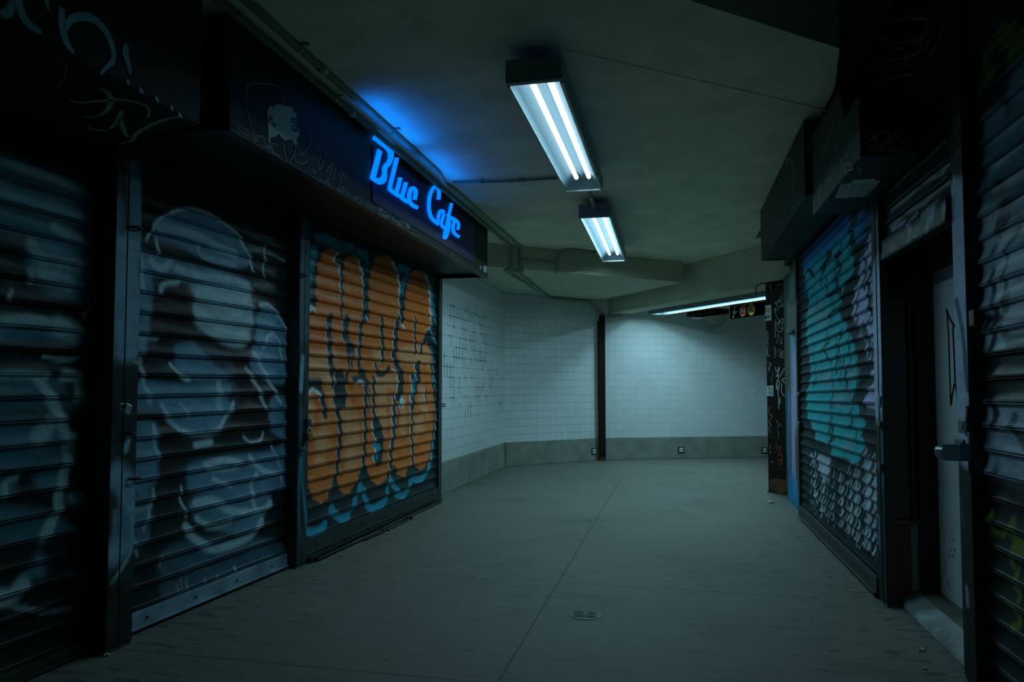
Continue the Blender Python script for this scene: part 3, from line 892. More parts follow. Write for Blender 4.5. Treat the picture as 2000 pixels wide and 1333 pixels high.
for f, p, wd, al in ((a4, [(190, 445), (240, 350), (340, 297), (430, 287), (540, 330), (640, 410), (690, 480), (725, 560), (735, 610)], .018, .9),
                     (a4, [(240, 380), (330, 395), (450, 430), (560, 490), (640, 520)], .05, .6), (a4, [(210, 560), (260, 600), (310, 570)], .04, .7),
                     (a4, [(340, 600), (480, 640), (620, 660), (710, 690)], .045, .6), (a4, [(150, 540), (160, 700)], .05, .6), (a4, [(250, 720), (280, 680), (350, 670)], .03, .7),
                     (a4, [(450, 720), (560, 750), (700, 760)], .05, .5), (a4, [(440, 820), (560, 900), (700, 940)], .05, .5),
                     (a4, [(770, 790), (830, 800), (890, 880), (920, 980), (935, 1080)], .02, .8), (a4, [(795, 1010), (810, 960), (850, 945), (875, 1000), (885, 1080)], .022, .8),
                     (a4, [(800, 480), (790, 650)], .02, .5), (a4, [(700, 500), (820, 520), (900, 560)], .02, .3), (a4, [(740, 1040), (800, 1150), (880, 1300)], .03, .7),
                     (a4, [(310, 1090), (350, 1150), (410, 1180)], .022, .8), (a4, [(700, 1120), (760, 1220), (800, 1330)], .03, .6), (a4, [(150, 1060), (170, 1180), (210, 1300)], .03, .5),
                     (a4, [(130, 960), (240, 960)], .03, .4), (a4, [(560, 1200), (560, 1330)], .05, .5), (a4, [(450, 470), (480, 540), (640, 580)], .03, .4), (a4, [(240, 440), (245, 520)], .02, .7),
                     (a5, [(255, 30), (300, 110), (370, 165), (480, 170), (540, 140), (590, 60), (610, 20)], .028, .75), (a5, [(350, 20), (390, 90)], .02, .6), (a5, [(215, 130), (215, 200), (240, 300)], .02, .6),
                     (a5, [(420, 230), (500, 215)], .035, .7), (a5, [(660, 190), (690, 215), (740, 205), (760, 175)], .02, .6), (a5, [(470, 330), (560, 305), (640, 320), (600, 350), (480, 350)], .035, .7),
                     (a5, [(510, 400), (600, 440)], .025, .6), (a5, [(350, 440), (345, 500), (380, 590)], .018, .7), (a5, [(420, 520), (520, 510), (600, 560), (740, 560), (790, 520)], .045, .6),
                     (a5, [(370, 640), (420, 700), (500, 750), (600, 730), (700, 680), (750, 610)], .05, .65), (a5, [(430, 600), (500, 640), (600, 610)], .035, .6), (a5, [(210, 450), (190, 560), (165, 650)], .02, .5),
                     (a5, [(110, 560), (200, 540)], .03, .4), (a5, [(110, 700), (130, 780)], .02, .4), (a5, [(690, 290), (760, 360), (830, 370)], .03, .7), (a5, [(720, 380), (700, 450), (720, 560)], .035, .6),
                     (a5, [(800, 240), (840, 330), (850, 420)], .02, .6), (a5, [(880, 0), (890, 160)], .03, .6), (a5, [(610, 840), (625, 890)], .012, .8), (a5, [(460, 740), (520, 760)], .015, .8)):
    cv.stroke(f(p), wd, W1, .5, min(1, al * 1.15))
for x, y0, y1 in ((245, 780, 840), (350, 860, 960), (375, 900, 990), (400, 930, 1000), (330, 920, 1010), (460, 900, 960), (620, 840, 890), (520, 880, 920), (700, 700, 780), (340, 560, 600)):
    cv.stroke(a5([(x, y0), (x, y1)]), .007, W1, .9, .45)
cv.stroke(a4([(600, 370), (760, 440), (900, 500)]), .02, (.2, .26, .26), .9, .4)
shutter('dark shutter with a blue-white sprayed figure, between the two left posts', cv, .105, 2.392, .0075, .006, (.02, .10), 'postblue', pitch=.1045)

# ---- nearest left shutter
cv = Canvas((-2.70, .7), (-2.625, 2.84), 0, 2.5, (.016, .032, .032), res=.006)
b2 = c_(2.563, 0, 280); b3 = c_(2.41, 0, 780)
W2 = (.60, .90, .98); M2 = (.16, .46, .62)
for f, q, al in ((b2, [(-200, -10), (200, 130), (400, 220), (550, 280), (540, 360), (300, 290), (-200, 160)], .55), (b2, [(-200, 170), (0, 200), (300, 300), (540, 380), (530, 450), (200, 360), (-200, 260)], .8),
                 (b2, [(170, 500), (560, 600), (560, 800), (230, 740)], .85), (b2, [(-150, 320), (150, 370), (300, 430), (520, 500), (520, 560), (180, 490), (-150, 420)], .7),
                 (b2, [(-100, 880), (200, 880), (400, 930), (530, 970), (540, 1020), (200, 990), (-100, 980)], .8), (b2, [(-150, 1150), (240, 1160), (320, 1240), (0, 1260), (-150, 1250)], .6),
                 (b2, [(-150, 1270), (250, 1280), (530, 1280), (530, 1330), (-150, 1340)], .6),
                 (b3, [(-150, 110), (300, 120), (330, 300), (-150, 320)], .6), (b3, [(180, 370), (290, 350), (270, 420), (190, 430)], .7), (b3, [(330, 450), (480, 440), (480, 500), (340, 500)], .8),
                 (b3, [(-150, 380), (60, 380), (50, 470), (-150, 480)], .6), (b3, [(-150, 520), (200, 520), (340, 590), (340, 640), (-100, 700)], .45), (b3, [(120, 840), (200, 720), (215, 830)], .7), (b3, [(320, 820), (420, 840), (400, 870)], .6)):
    cv.poly(f(q), M2, .03, al)
for f, p, wd, al in ((b2, [(-100, 1180), (60, 1162), (240, 1170)], .035, .8), (b2, [(195, 1180), (250, 1260), (300, 1340)], .045, .8), (b2, [(330, 1170), (400, 1190), (395, 1280)], .055, .8), (b2, [(430, 870), (450, 830), (490, 810)], .03, .7),
                     (b2, [(280, 430), (330, 460), (510, 520)], .05, .45), (b2, [(0, 250), (200, 310), (500, 400)], .03, .5), (b2, [(0, 90), (200, 165), (530, 280)], .03, .4), (b2, [(170, 520), (220, 580), (420, 620)], .06, .5), (b2, [(230, 650), (350, 720)], .07, .5),
                     (b2, [(0, 910), (130, 890), (230, 900)], .05, .6), (b2, [(300, 920), (380, 960)], .09, .6), (b2, [(230, 1070), (330, 1090), (400, 1080)], .02, .5), (b2, [(40, 790), (70, 745)], .02, .5), (b2, [(160, 640), (160, 700)], .03, .4),
                     (b3, [(240, 0), (280, 70), (310, 150), (325, 250), (310, 350), (290, 430), (270, 550), (210, 650)], .05, .75), (b3, [(350, 180), (345, 260)], .03, .5), (b3, [(190, 180), (240, 130)], .08, .6),
                     (b3, [(0, 950), (100, 985), (250, 1000), (400, 960), (490, 880)], .025, .3), (b3, [(0, 940), (60, 930), (110, 880)], .07, .7), (b3, [(350, 470), (440, 470)], .04, .4), (b3, [(20, 460), (40, 400), (90, 370)], .03, .5)):
    cv.stroke(f(p), wd, W2, .5, min(1, al * 1.2))
shutter('nearest shutter on the left, dark with faint blue spray streaks', cv, .06, 2.30, .009, .006, (.01, .06))

# ---- teal shutter on the right
cv = Canvas((1.125, 4.55), (1.112, 7.10), 0, 2.5, (.016, .042, .048), res=.004)
r1 = c_(5.555, 1560, 400); r2 = c_(5.555, 1560, 640); r3 = c_(4.3, 1560, 860)
T = (.03, .50, .58); V = (.58, .66, .95); B1 = (.02, .26, .62); W3 = (.62, .78, .92); D3 = (.010, .034, .038)
cv.poly(r1([(730, 375), (800, 290), (900, 230), (900, 1330), (590, 1330), (580, 1100), (600, 950), (640, 820), (620, 700), (660, 560), (720, 430)]), V, .008)
cv.poly(r1([(60, 640), (300, 420), (480, 300), (620, 270), (690, 300), (640, 400), (600, 500), (610, 640), (560, 800), (480, 900), (460, 1060), (430, 1200), (480, 1330), (90, 1330), (100, 1000), (60, 800)]), T, .008)
for p, wd in (([(50, 650), (300, 400), (520, 230)], .15), ([(580, 370), (690, 300)], .1), ([(60, 900), (90, 880)], .1), ([(640, 220), (840, 110)], .12)):
    cv.stroke(r1(p), wd, B1, .5, .8)
cv.poly(r2([(100, -10), (560, -10), (600, 250), (640, 500), (620, 650), (560, 800), (660, 870), (720, 1050), (650, 1200), (680, 1330), (420, 1330), (380, 1200), (200, 1250), (150, 1100), (90, 950), (80, 700), (120, 500), (100, 250)]), T, .008)
cv.poly(r2([(640, 60), (780, 30), (900, -10), (900, 970), (740, 990), (700, 750), (800, 620), (720, 400), (700, 200)]), V, .008)
cv.poly(r3([(200, -10), (520, -10), (500, 170), (450, 210), (400, 160), (260, 110)]), T, .008)
for f, p, wd in ((r1, [(240, 720), (290, 600), (330, 560)], 0.081), (r1, [(440, 440), (450, 520), (380, 600), (450, 660)], 0.037), (r1, [(440, 720), (390, 800), (420, 900), (440, 960)], 0.056), (r1, [(280, 800), (290, 900), (290, 980)], 0.031),
                 (r1, [(560, 380), (580, 460), (600, 540), (620, 700), (600, 800), (560, 920), (540, 1060), (540, 1200), (560, 1330)], 0.124), (r1, [(720, 420), (690, 480), (640, 600)], 0.099),
                 (r1, [(780, 640), (760, 780), (730, 900), (750, 1000), (740, 1100), (780, 1200)], 0.062), (r1, [(800, 860), (830, 920), (800, 1000), (830, 1130), (800, 1180)], 0.019),
                 (r1, [(300, 1000), (420, 960), (460, 1100), (340, 1180), (300, 1300)], 0.031), (r1, [(100, 700), (160, 760)], 0.050),
                 (r2, [(600, 30), (590, 120), (640, 250), (660, 400), (680, 560), (720, 650), (640, 780), (700, 960), (880, 1040), (880, 1140), (760, 1120)], 0.105), (r2, [(470, 30), (430, 140), (420, 280), (410, 420)], 0.031),
                 (r2, [(800, 160), (780, 300), (790, 420), (740, 470), (740, 600)], 0.062), (r2, [(300, 60), (310, 150), (250, 230), (320, 350), (340, 460), (350, 580), (360, 700), (330, 880)], 0.028),
                 (r2, [(470, 360), (490, 480), (510, 620), (530, 720), (540, 800)], 0.037), (r2, [(170, 440), (180, 560), (140, 620)], 0.019), (r2, [(120, 240), (125, 330)], 0.019), (r2, [(340, 960), (340, 1060), (370, 1180), (330, 1240)], 0.050),
                 (r2, [(560, 900), (560, 1060), (540, 1100)], 0.025), (r2, [(80, 1060), (140, 1120), (150, 1250), (330, 1330)], 0.074), (r2, [(520, 0), (560, 60), (700, 60)], 0.056)):
    cv.stroke(f(p), wd, D3, .2, .92)
rs = random.Random(8)
for f, x0, y0, y1, wd in ((r1, 180, 1000, 1330, .02), (r1, 230, 700, 900, .03), (r1, 350, 1000, 1330, .03), (r1, 420, 560, 800, .03), (r1, 520, 420, 640, .02), (r1, 380, 640, 980, .025), (r1, 700, 640, 960, .05), (r1, 820, 820, 1330, .045), (r1, 760, 1000, 1330, .05),
                          (r1, 130, 880, 1330, .015), (r1, 620, 1000, 1330, .05), (r2, 130, 0, 560, .018), (r2, 160, 200, 620, .02), (r2, 230, 380, 640, .02), (r2, 280, 0, 260, .02), (r2, 400, 100, 520, .035), (r2, 440, 280, 640, .03), (r2, 540, 60, 480, .05),
                          (r2, 500, 480, 860, .03), (r2, 620, 300, 640, .05), (r2, 740, 120, 560, .07), (r2, 700, 0, 300, .06), (r2, 840, 100, 560, .03), (r2, 360, 640, 1100, .02), (r2, 560, 820, 1120, .03), (r2, 330, 1100, 1330, .05), (r2, 600, 1100, 1300, .03)):
    ph = rs.uniform(0, 6)
    cv.stroke(f([(x0 + 9 * math.sin(ph + y * .018), y) for y in range(y0, y1, 40)]), wd, D3, .25, rs.uniform(.7, .95))
for f, p, wd in ((r1, [(120, 1150), (300, 1080)], .1), (r1, [(180, 1260), (300, 1230)], .1), (r2, [(200, 540), (330, 520)], .1), (r2, [(380, 780), (540, 800)], .12), (r2, [(540, 520), (600, 500)], .1), (r2, [(560, 1280), (520, 1330)], .1), (r2, [(650, 90), (640, 130)], .06), (r3, [(380, 60), (430, 50)], .1)):
    cv.stroke(f(p), wd, (.25, .45, .52), .7, .55)
rs = random.Random(3)
for x0 in (100, 122, 140, 180, 200, 215, 238, 262, 285, 340, 358, 392, 410, 430, 458, 475, 495, 540, 556, 575, 592, 630, 645, 662):
    y = rs.uniform(90, 200) + (0 if x0 < 160 or x0 > 520 else 90)
    x = x0
    yend = 560 + (x0 - 60) * .78
    P_ = []
    while y < yend:
        P_.append((x, y)); y += 35; x = x0 + rs.uniform(-6, 6)
    i = 0
    while i < len(P_) - 2:
        n_ = rs.randint(3, 7)
        if rs.random() < .85: cv.stroke(r3(P_[i:i + n_]), rs.choice((.016, .022, .035, .05)), W3, .35, rs.uniform(.5, .95))
        i += n_
for p, wd in (([(160, 160), (240, 190), (250, 200)], .09), ([(170, 230), (240, 270)], .11), ([(560, 380), (575, 640)], .06), ([(420, 440), (440, 760)], .06), ([(100, 130), (110, 160)], .06)):
    cv.stroke(r3(p), wd, W3, .5, .7)
shutter('teal and lilac graffiti shutter on the right, beyond the doorway', cv, .13, 2.47, .0055, -.014, (.025, .12), 'rail', pitch=.0795, smat='shutter_matte')

# ---- raised shutter over the doorway
cv = Canvas((1.15, 3.40), (1.145, 4.385), 1.8, 2.6, (.018, .042, .044), res=.005)
q7 = c_(2.666, 1440, 0)
for p, wd in (([(800, 1200), (870, 1160)], .035), ([(900, 1160), (930, 1120)], .03), ([(985, 1110), (1045, 1060)], .04), ([(915, 1250), (915, 1200), (925, 1180)], .035), ([(1010, 1180), (1035, 1120)], .05), ([(1090, 1110), (1110, 1080)], .04), ([(905, 1240), (940, 1220)], .03)):
    cv.stroke(q7(p), wd, V, .4, .8)
root = thing('roller_shutter', 'rolled-up shutter hanging above the open doorway on the right', 'shutter', (1.15, 3.9, 1.9))
grid_painted('curtain', cv, slat_rows(2.01, 2.53, .078), .0075, M['shutter'], root, 0)
grid_painted('bottom_bar', cv, [(1.895, -.02), (1.895, .028), (1.90, .034), (1.91, .034), (1.96, .030), (2.0, .030), (2.008, .026), (2.008, 0)], .01, M['shutter'], root, 0, dents=.4)

# ---- nearest right shutter
cv = Canvas((1.20, .7), (1.185, 3.215), 0, 3.2, (.016, .030, .028), res=.006)
s5 = c_(3.333, 1880, 0); s6 = c_(3.174, 1880, 380); s7 = c_(2.41, 1880, 780)
W4 = (.62, .80, .98); G4 = (.20, .34, .03)
cv.poly(s6([(60, 40), (250, 0), (500, -120), (900, -300), (900, 900), (380, 960), (240, 980), (60, 960)]), W4, .03, .85, curve=False)
cv.poly(s7([(80, 0), (400, 0), (600, 60), (600, 480), (289, 400), (170, 370), (80, 330)]), W4, .02, .85, curve=False)
for p, wd, al in (([(290, 30), (250, 60), (200, 140)], .05, .9), ([(270, 140), (220, 200), (180, 330)], .05, .8), ([(330, 200), (260, 330), (250, 520), (240, 640)], .03, .8), ([(170, 480), (180, 640), (190, 760), (170, 930)], .045, .9),
                  ([(270, 620), (230, 760), (260, 880), (380, 880)], .05, .7), ([(60, 730), (240, 750), (420, 740)], .03, .8), ([(70, 1010), (240, 1010), (600, 960)], .09, .95), ([(340, 1000), (380, 1150), (600, 1100)], .08, .8),
                  ([(160, 1150), (180, 1330)], .05, .9), ([(300, 1150), (600, 1180)], .10, .85), ([(80, 0), (60, 300)], .03, .5)):
    cv.stroke(s6(p), wd, D3, .35, al)
for p, wd, al in (([(150, 60), (145, 110)], .05, .9), ([(235, 80), (230, 130), (289, 200)], .05, .8)):
    cv.stroke(s7(p), wd, D3, .35, al)
for p, wd in (([(320, 380), (300, 420)], .03), ([(400, 440), (330, 520)], .12), ([(390, 600), (330, 660)], .12), ([(370, 750), (340, 800)], .12), ([(390, 900), (340, 970)], .12), ([(220, 730), (150, 790)], .09), ([(280, 830), (160, 930)], .12),
              ([(260, 1000), (180, 1070)], .12), ([(390, 1100), (300, 1140)], .12), ([(160, 1220), (90, 1260)], .10), ([(390, 1240), (340, 1290)], .10), ([(420, 1080), (370, 1100)], .1)):
    cv.stroke(s5(p), wd, (.16, .34, .46), .6, .8)
for f, p, wd in ((s5, [(160, 320), (120, 370)], .07), (s5, [(160, 460), (100, 560)], .07), (s5, [(300, 200), (220, 220)], .08), (s5, [(380, 240), (300, 320)], .09), (s5, [(250, 60), (120, 200)], .06), (s5, [(45, 680), (30, 740)], .05),
                 (s7, [(130, 535), (130, 575)], .04), (s7, [(230, 575), (228, 600)], .05), (s7, [(90, 590), (180, 630)], .025), (s7, [(240, 690), (400, 720)], .06), (s7, [(215, 750), (225, 780)], .03), (s7, [(248, 800), (245, 830)], .03),
                 (s7, [(225, 870), (250, 900), (255, 940)], .03), (s7, [(225, 980), (250, 1000), (250, 1060), (235, 1065)], .035), (s7, [(180, 610), (289, 680)], .02)):
    cv.stroke(f(p), wd, G4, .4, .8)
shutter('nearest shutter on the right, pale blue above with yellow-green spray below', cv, .04, 3.2, .009, -.010, (.005, .04), pitch=.092)


# ================================================================== POSTS AND RAILS
def lock_ring(parent, c, n, r=.026, name='lock_ring'):
    n = Vector(n); up = Vector((0, 0, 1)); t = n.cross(up)
    P = [Vector(c) + n * (.004 + .03 * math.sin(math.pi * k / 10)) + t * (r * math.cos(math.pi * k / 10)) for k in range(11)]
    mb = MB().tube(P, .0065, 8)
    return mesh_obj(name, mb, M['dsteel'], parent)


def painted_face(parent, A, B, z0, z1, strokes, base, name='face_plate', da=.008, dz=.008):
    """thin painted sheet on the front of a post; strokes in photo pixels"""
    cv = Canvas(A, B, z0, z1, base, off=0, res=.005)
    for p, wd, col, soft, al in strokes: cv.stroke(p, wd, col, soft, al)
    rows = [(z, .0) for z in np.arange(z0, z1, dz)]
    a_ = COL
    o = grid_painted(name, cv, [(z0, -.004)] + rows + [(z1, -.004)], da, M['wallpaint'], parent, dents=0)
    return o


# post between the two nearest left shutters: two rails bolted back to back
def left_post(label, y0, y1, x, depth, seam, strokes, base=(.045, .065, .06)):
    root = thing('guide_post', label, 'post', (x, (y0 + y1) / 2, 0))
    for (a, b) in ((y0, seam - .002), (seam + .002, y1)):
        r = MB().box(x - depth, x, a, b, 0, 2.35)
        mesh_obj('guide_rail', r, M['rail'], root, .004)
    painted_face(root, (x + .003, y0 + .003), (x + .003, seam - .004), .02, 2.345, strokes, base)
    painted_face(root, (x + .003, seam + .004), (x + .003, y1 - .003), .02, 2.345, strokes, base)
    return root


PV = (.60, .74, .98); PB = (.38, .68, .88); PM = (.16, .36, .48); PK = (.022, .032, .028)
st1 = [([(222, 400), (225, 520), (228, 640), (222, 690)], .12, PM, .6, .7), ([(255, 470), (262, 600), (262, 680)], .09, PB, .5, .7), ([(235, 480), (240, 640), (245, 690)], .10, PB, .6, .6),
       ([(262, 480), (266, 500), (268, 470)], .06, (.34, .5, .58), .6, .8), ([(262, 330), (266, 460)], .08, PM, .5, .8), ([(228, 690), (250, 700), (270, 710)], .02, (.3, .48, .58), .6, .9),
       ([(228, 590), (235, 620), (232, 640)], .03, (.3, .48, .58), .6, .7), ([(215, 730), (240, 740), (270, 760), (225, 800), (262, 860)], .14, PK, .5, .8),
       ([(228, 930), (250, 960), (255, 1040), (222, 1080)], .12, PB, .6, .8), ([(246, 880), (250, 860)], .03, PB, .6, .8), ([(218, 1140), (235, 1115), (252, 1085), (256, 1060)], .022, (.34, .56, .68), .5, .9),
       ([(240, 1010), (245, 1050)], .08, PM, .6, .8), ([(225, 1000), (222, 1060)], .03, (.3, .48, .58), .6, .6), ([(215, 1170), (250, 1180), (235, 1240)], .16, PK, .5, .8)]
p1 = left_post('wide double shutter post nearest on the left, oversprayed pale blue', 2.845, 3.01, -2.50, .15, 2.919, st1)
for (px, py) in ((262, 446), (250, 846), (259, 935)):
    h = atX(px, py, -2.497); lock_ring(p1, h, (1, 0, 0), .030)
st2 = [([(590, 450), (590, 640)], .2, (.09, .17, .22), .5, .8), ([(584, 450), (584, 600)], .03, PB, .5, .5), ([(592, 700), (588, 760)], .05, PB, .6, .7), ([(590, 800), (590, 940)], .05, (.05, .16, .22), .6, .8),
       ([(596, 860), (590, 900), (592, 960), (598, 1010), (600, 1040)], .035, (.05, .33, .46), .4, .9), ([(585, 900), (583, 1000), (590, 1060)], .02, (.05, .25, .36), .5, .7)]
p2 = left_post('slim shutter post left of the orange graffiti shutter', 4.445, 4.585, -2.455, .12, 4.515, st2)
for (px, py) in ((590, 538), (588, 880)):
    lock_ring(p2, atX(px, py, -2.452), (1, 0, 0), .034)
p3 = thing('guide_post', 'black shutter rail at the far end of the orange shutter, against the tiles', 'post', (-2.44, 7.42, 0))
mesh_obj('guide_rail', MB().box(-2.54, -2.44, 7.365, 7.465, 0, 2.35), M['rail'], p3, .004)
h = atX(866, 792, -2.43)
mesh_obj('lock_ring', MB().tube([h + Vector((0, -.03, .012)), h + Vector((.0, .035, .014)), h + Vector((0, .05, 0)), h + Vector((0, .035, -.014)), h + Vector((0, -.03, -.012))], .007, 8), M['dsteel'], p3)

# padlocks
def padlock(label, c, n, s=1.0, body='steel', tilt=0, name='padlock'):
    c = Vector(c); n = Vector(n).normalized(); up = Vector((0, 0, 1)); t = n.cross(up)
    R = Matrix.Rotation(tilt, 3, n)
    up2 = R @ up; t2 = R @ t
    root = thing(name, label, 'padlock', c)
    mesh_obj('body', MB().obox(c - up2 * .018 * s, [t2, n, up2], [.024 * s, .011 * s, .020 * s]), M[body], root, .004)
    P = [c + t2 * (.016 * s * math.cos(a)) + up2 * (.004 * s + .024 * s * math.sin(a)) for a in [math.pi * k / 10 for k in range(11)]]
    P = [P[0] - up2 * .008] + P + [P[-1] - up2 * .008]
    mesh_obj('shackle', MB().tube(P, .0045 * s, 8), M['steel'], root)
    return root


padlock('silver padlock in the ring of the wide left post', atX(237, 797, -2.455) + Vector((.012, 0, 0)), (1, 0, 0), 1.0, 'steel', 1.2)
padlock('brass padlock hanging from the slim post beside the orange shutter', atX(603, 846, -2.43), (1, 0, 0), 1.25, 'brass', .15)
root = thing('lock_hasp', 'dark lever hasp above the brass padlock on the slim post', 'hasp', atX(600, 830, -2.45))
h = atX(601, 826, -2.445)
mesh_obj('knob', MB().obox(h, [(1, 0, 0), (0, 1, 0), (0, 0, 1)], [.016, .03, .028]), M['dsteel'], root, .01)
mesh_obj('lever', MB().tube([h + Vector((.012, -.01, -.02)), atX(597, 850, -2.44), atX(592, 872, -2.44)], .008, 8), M['dsteel'], root)

# right posts
p4 = thing('guide_post', 'post between the teal shutter and the open doorway', 'post', (1.15, 4.45, 0))
mesh_obj('guide_rail', MB().box(1.105, 1.148, 4.455, 4.535, 0, 2.40), M['rail'], p4, .003)
mesh_obj('guide_rail', MB().box(1.108, 1.148, 4.388, 4.450, 0, 2.50), M['rail'], p4, .003)
st = [([(1716, 540), (1718, 700), (1720, 790)], .26, PV, .2, .95), ([(1712, 430), (1716, 520)], .03, (.25, .33, .32), .5, .7), ([(1724, 450), (1728, 560)], .03, (.25, .38, .48), .4, .9),
      ([(1722, 760), (1726, 780)], .05, PM, .5, .9), ([(1716, 1010), (1718, 1070)], .03, (.2, .32, .42), .5, .8), ([(1722, 830), (1726, 930)], .16, (.05, .14, .2), .5, .8)]
painted_face(p4, (1.1025, 4.458), (1.1025, 4.532), .02, 2.38, st, (.025, .045, .04))
painted_face(p4, (1.1055, 4.388), (1.1055, 4.447), .02, 2.48, st, (.025, .045, .04))
mesh_obj('lock_ring', MB().obox(atX(1716, 783, 1.095), [(0, 1, 0), (0, 0, 1), (1, 0, 0)], [.028, .030, .004]), M['postblue'], p4, .008)
mesh_obj('lock_ring', MB().obox(atX(1718, 829, 1.095), [(0, 1, 0), (0, 0, 1), (1, 0, 0)], [.05, .018, .012]), M['dsteel'], p4, .008)
mesh_obj('lock_ring', MB().obox(atX(1719, 912, 1.095), [(0, 1, 0), (0, 0, 1), (1, 0, 0)], [.04, .020, .010]), M['dsteel'], p4, .006)
p5 = thing('guide_post', 'post right of the open doorway, pale blue paint above and bare black below', 'post', (1.15, 3.31, 0))
mesh_obj('guide_rail', MB().box(1.13, 1.24, 3.225, 3.305, 0, 3.0), M['rail'], p5, .003)
mesh_obj('guide_rail', MB().box(1.145, 1.24, 3.310, 3.40, 0, 2.50), M['rail'], p5, .003)
st = [([(1868, 420), (1870, 560), (1878, 700), (1884, 800), (1886, 840)], .30, PV, .15, .95), ([(1863, 350), (1865, 380)], .03, PV, .5, .8), ([(1880, 400), (1882, 450)], .03, PV, .5, .8),
      ([(1868, 590), (1880, 650), (1890, 760)], .04, (.08, .16, .19), .4, .95), ([(1888, 1150), (1890, 1180)], .03, PV, .6, .6), ([(1876, 980), (1880, 1020)], .05, (.05, .10, .14), .6, .7)]
painted_face(p5, (1.1425, 3.312), (1.1425, 3.398), .02, 2.48, st, (.028, .04, .035))
painted_face(p5, (1.1275, 3.227), (1.1275, 3.303), .02, 2.98, st, (.028, .04, .035))
b_ = atX(1892, 828, 1.12)
mesh_obj('bolt_bar', MB().tube([b_ + Vector((0, 0, .07)), b_ - Vector((0, 0, .05))], .011, 10), M['rail'], p5)
b_ = atX(1897, 880, 1.11)
mesh_obj('bolt_bar', MB().tube([b_ + Vector((0, 0, .07)), b_ - Vector((0, 0, .09))], .012, 10), M['rail'], p5)
c = atX(1879, 834, 1.128)
mesh_obj('lock_tab', MB().obox(c, [(0, 1, 0), (0, 0, 1), (1, 0, 0)], [.035, .026, .003]), M['dsteel'], p5, .008)
mesh_obj('lock_tab', MB().obox(c + Vector((-.004, 0, 0)), [(0, 1, 0), (0, 0, 1), (1, 0, 0)], [.009, .009, .002]), M['steel'], p5, .004)
c = atX(1875, 873, 1.11)
mesh_obj('lock_tab', MB().obox(c, [(0, 1, 0), (0, 0, 1), (1, 0, 0)], [.05, .030, .005]), M['dsteel'], p5, .012)
c = atX(1902, 622, 1.14)
mesh_obj('torn_label', MB().obox(c, [(0, 1, 0), (0, 0, 1), (1, 0, 0)], [.028, .032, .010]), M['wood'], p5, .006)
# shrouded lock sticking out over the doorway
root = thing('shrouded_lock', 'grey steel boxed padlock sticking out beside the white door', 'padlock', atX(1868, 886, 1.06))
c = atX(1868, 884, 1.06)
ax = Vector((-.55, .83, -.06)).normalized(); up = Vector((.10, .0, 1)).normalized(); sd = ax.cross(up).normalized(); up = sd.cross(ax)
mesh_obj('shroud', MB().obox(c, [ax, sd, up], [.042, .026, .033]), mat('shroud_steel', (.10, .20, .24), .45, .3, var=.2), root, .004)
mesh_obj('lock_body', MB().tube([c + ax * .03, c + ax * .075], .027, 20), M['steel'], root, .003)
mesh_obj('keyhole_plate', MB().tube([c + ax * .0755, c + ax * .078], .024, 20), M['dsteel'], root)

# far rail of the teal shutter, seen from its side
p6 = thing('guide_post', 'black shutter rail at the far edge of the teal shutter', 'post', (1.10, 7.2, 0))
mesh_obj('guide_rail', MB().box(1.082, 1.125, 7.125, 7.20, 0, 2.39), M['rail'], p6, .003)
mesh_obj('guide_rail', MB().box(1.10, 1.125, 7.21, 7.285, 0, 2.39), M['rail'], p6, .003)
for py in (770, 832):
    h = atX(1563, py, 1.09)
    mesh_obj('lock_ring', MB().obox(h, [(0, 1, 0), (0, 0, 1), (1, 0, 0)], [.05, .018 if py < 800 else .035, .02]), M['dsteel'], p6, .008)

# ================================================================== SILL UNDER THE ORANGE SHUTTER
root = thing('shutter_sill', 'black floor channel with loose rods along the foot of the orange shutter', 'sill', (-2.45, 6.0, 0))
mesh_obj('channel', MB().box(-2.50, -2.425, 4.60, 7.40, .001, .042), M['blackm'], root, .003)
mesh_obj('rod', MB().tube([(-2.41, 4.65, .016), (-2.395, 5.6, .014), (-2.40, 6.1, .018), (-2.385, 7.3, .014)], .011, 8), M['dsteel'], root)
mesh_obj('rod', MB().tube([(-2.375, 5.35, .012), (-2.345, 5.9, .012), (-2.36, 6.35, .014)], .008, 8), M['dsteel'], root)
mesh_obj('bracket', MB().box(-2.41, -2.33, 5.72, 5.75, .001, .022).box(-2.42, -2.34, 6.30, 6.33, .001, .024), M['dsteel'], root)


# ================================================================== FASCIA BOXES
def tag_strokes(parent, strokes, surf, nrm, m, wd, name='painted_tag', px=True, sm=5, taper=False):
    mb = MB()
    for s_ in strokes:
        pts = [surf(*p) for p in s_]
        P = smooth_path(pts, sm)
        ww = wd
        if taper:
            k = len(P); ww = [wd * (1 - .75 * abs(2 * i / (k - 1) - .75) ** 1.5 / 1.6) for i in range(k)]
        mb.ribbon([p + Vector(nrm) * .0015 for p in P], ww, nrm)
    return mesh_obj(name, mb, m, parent)


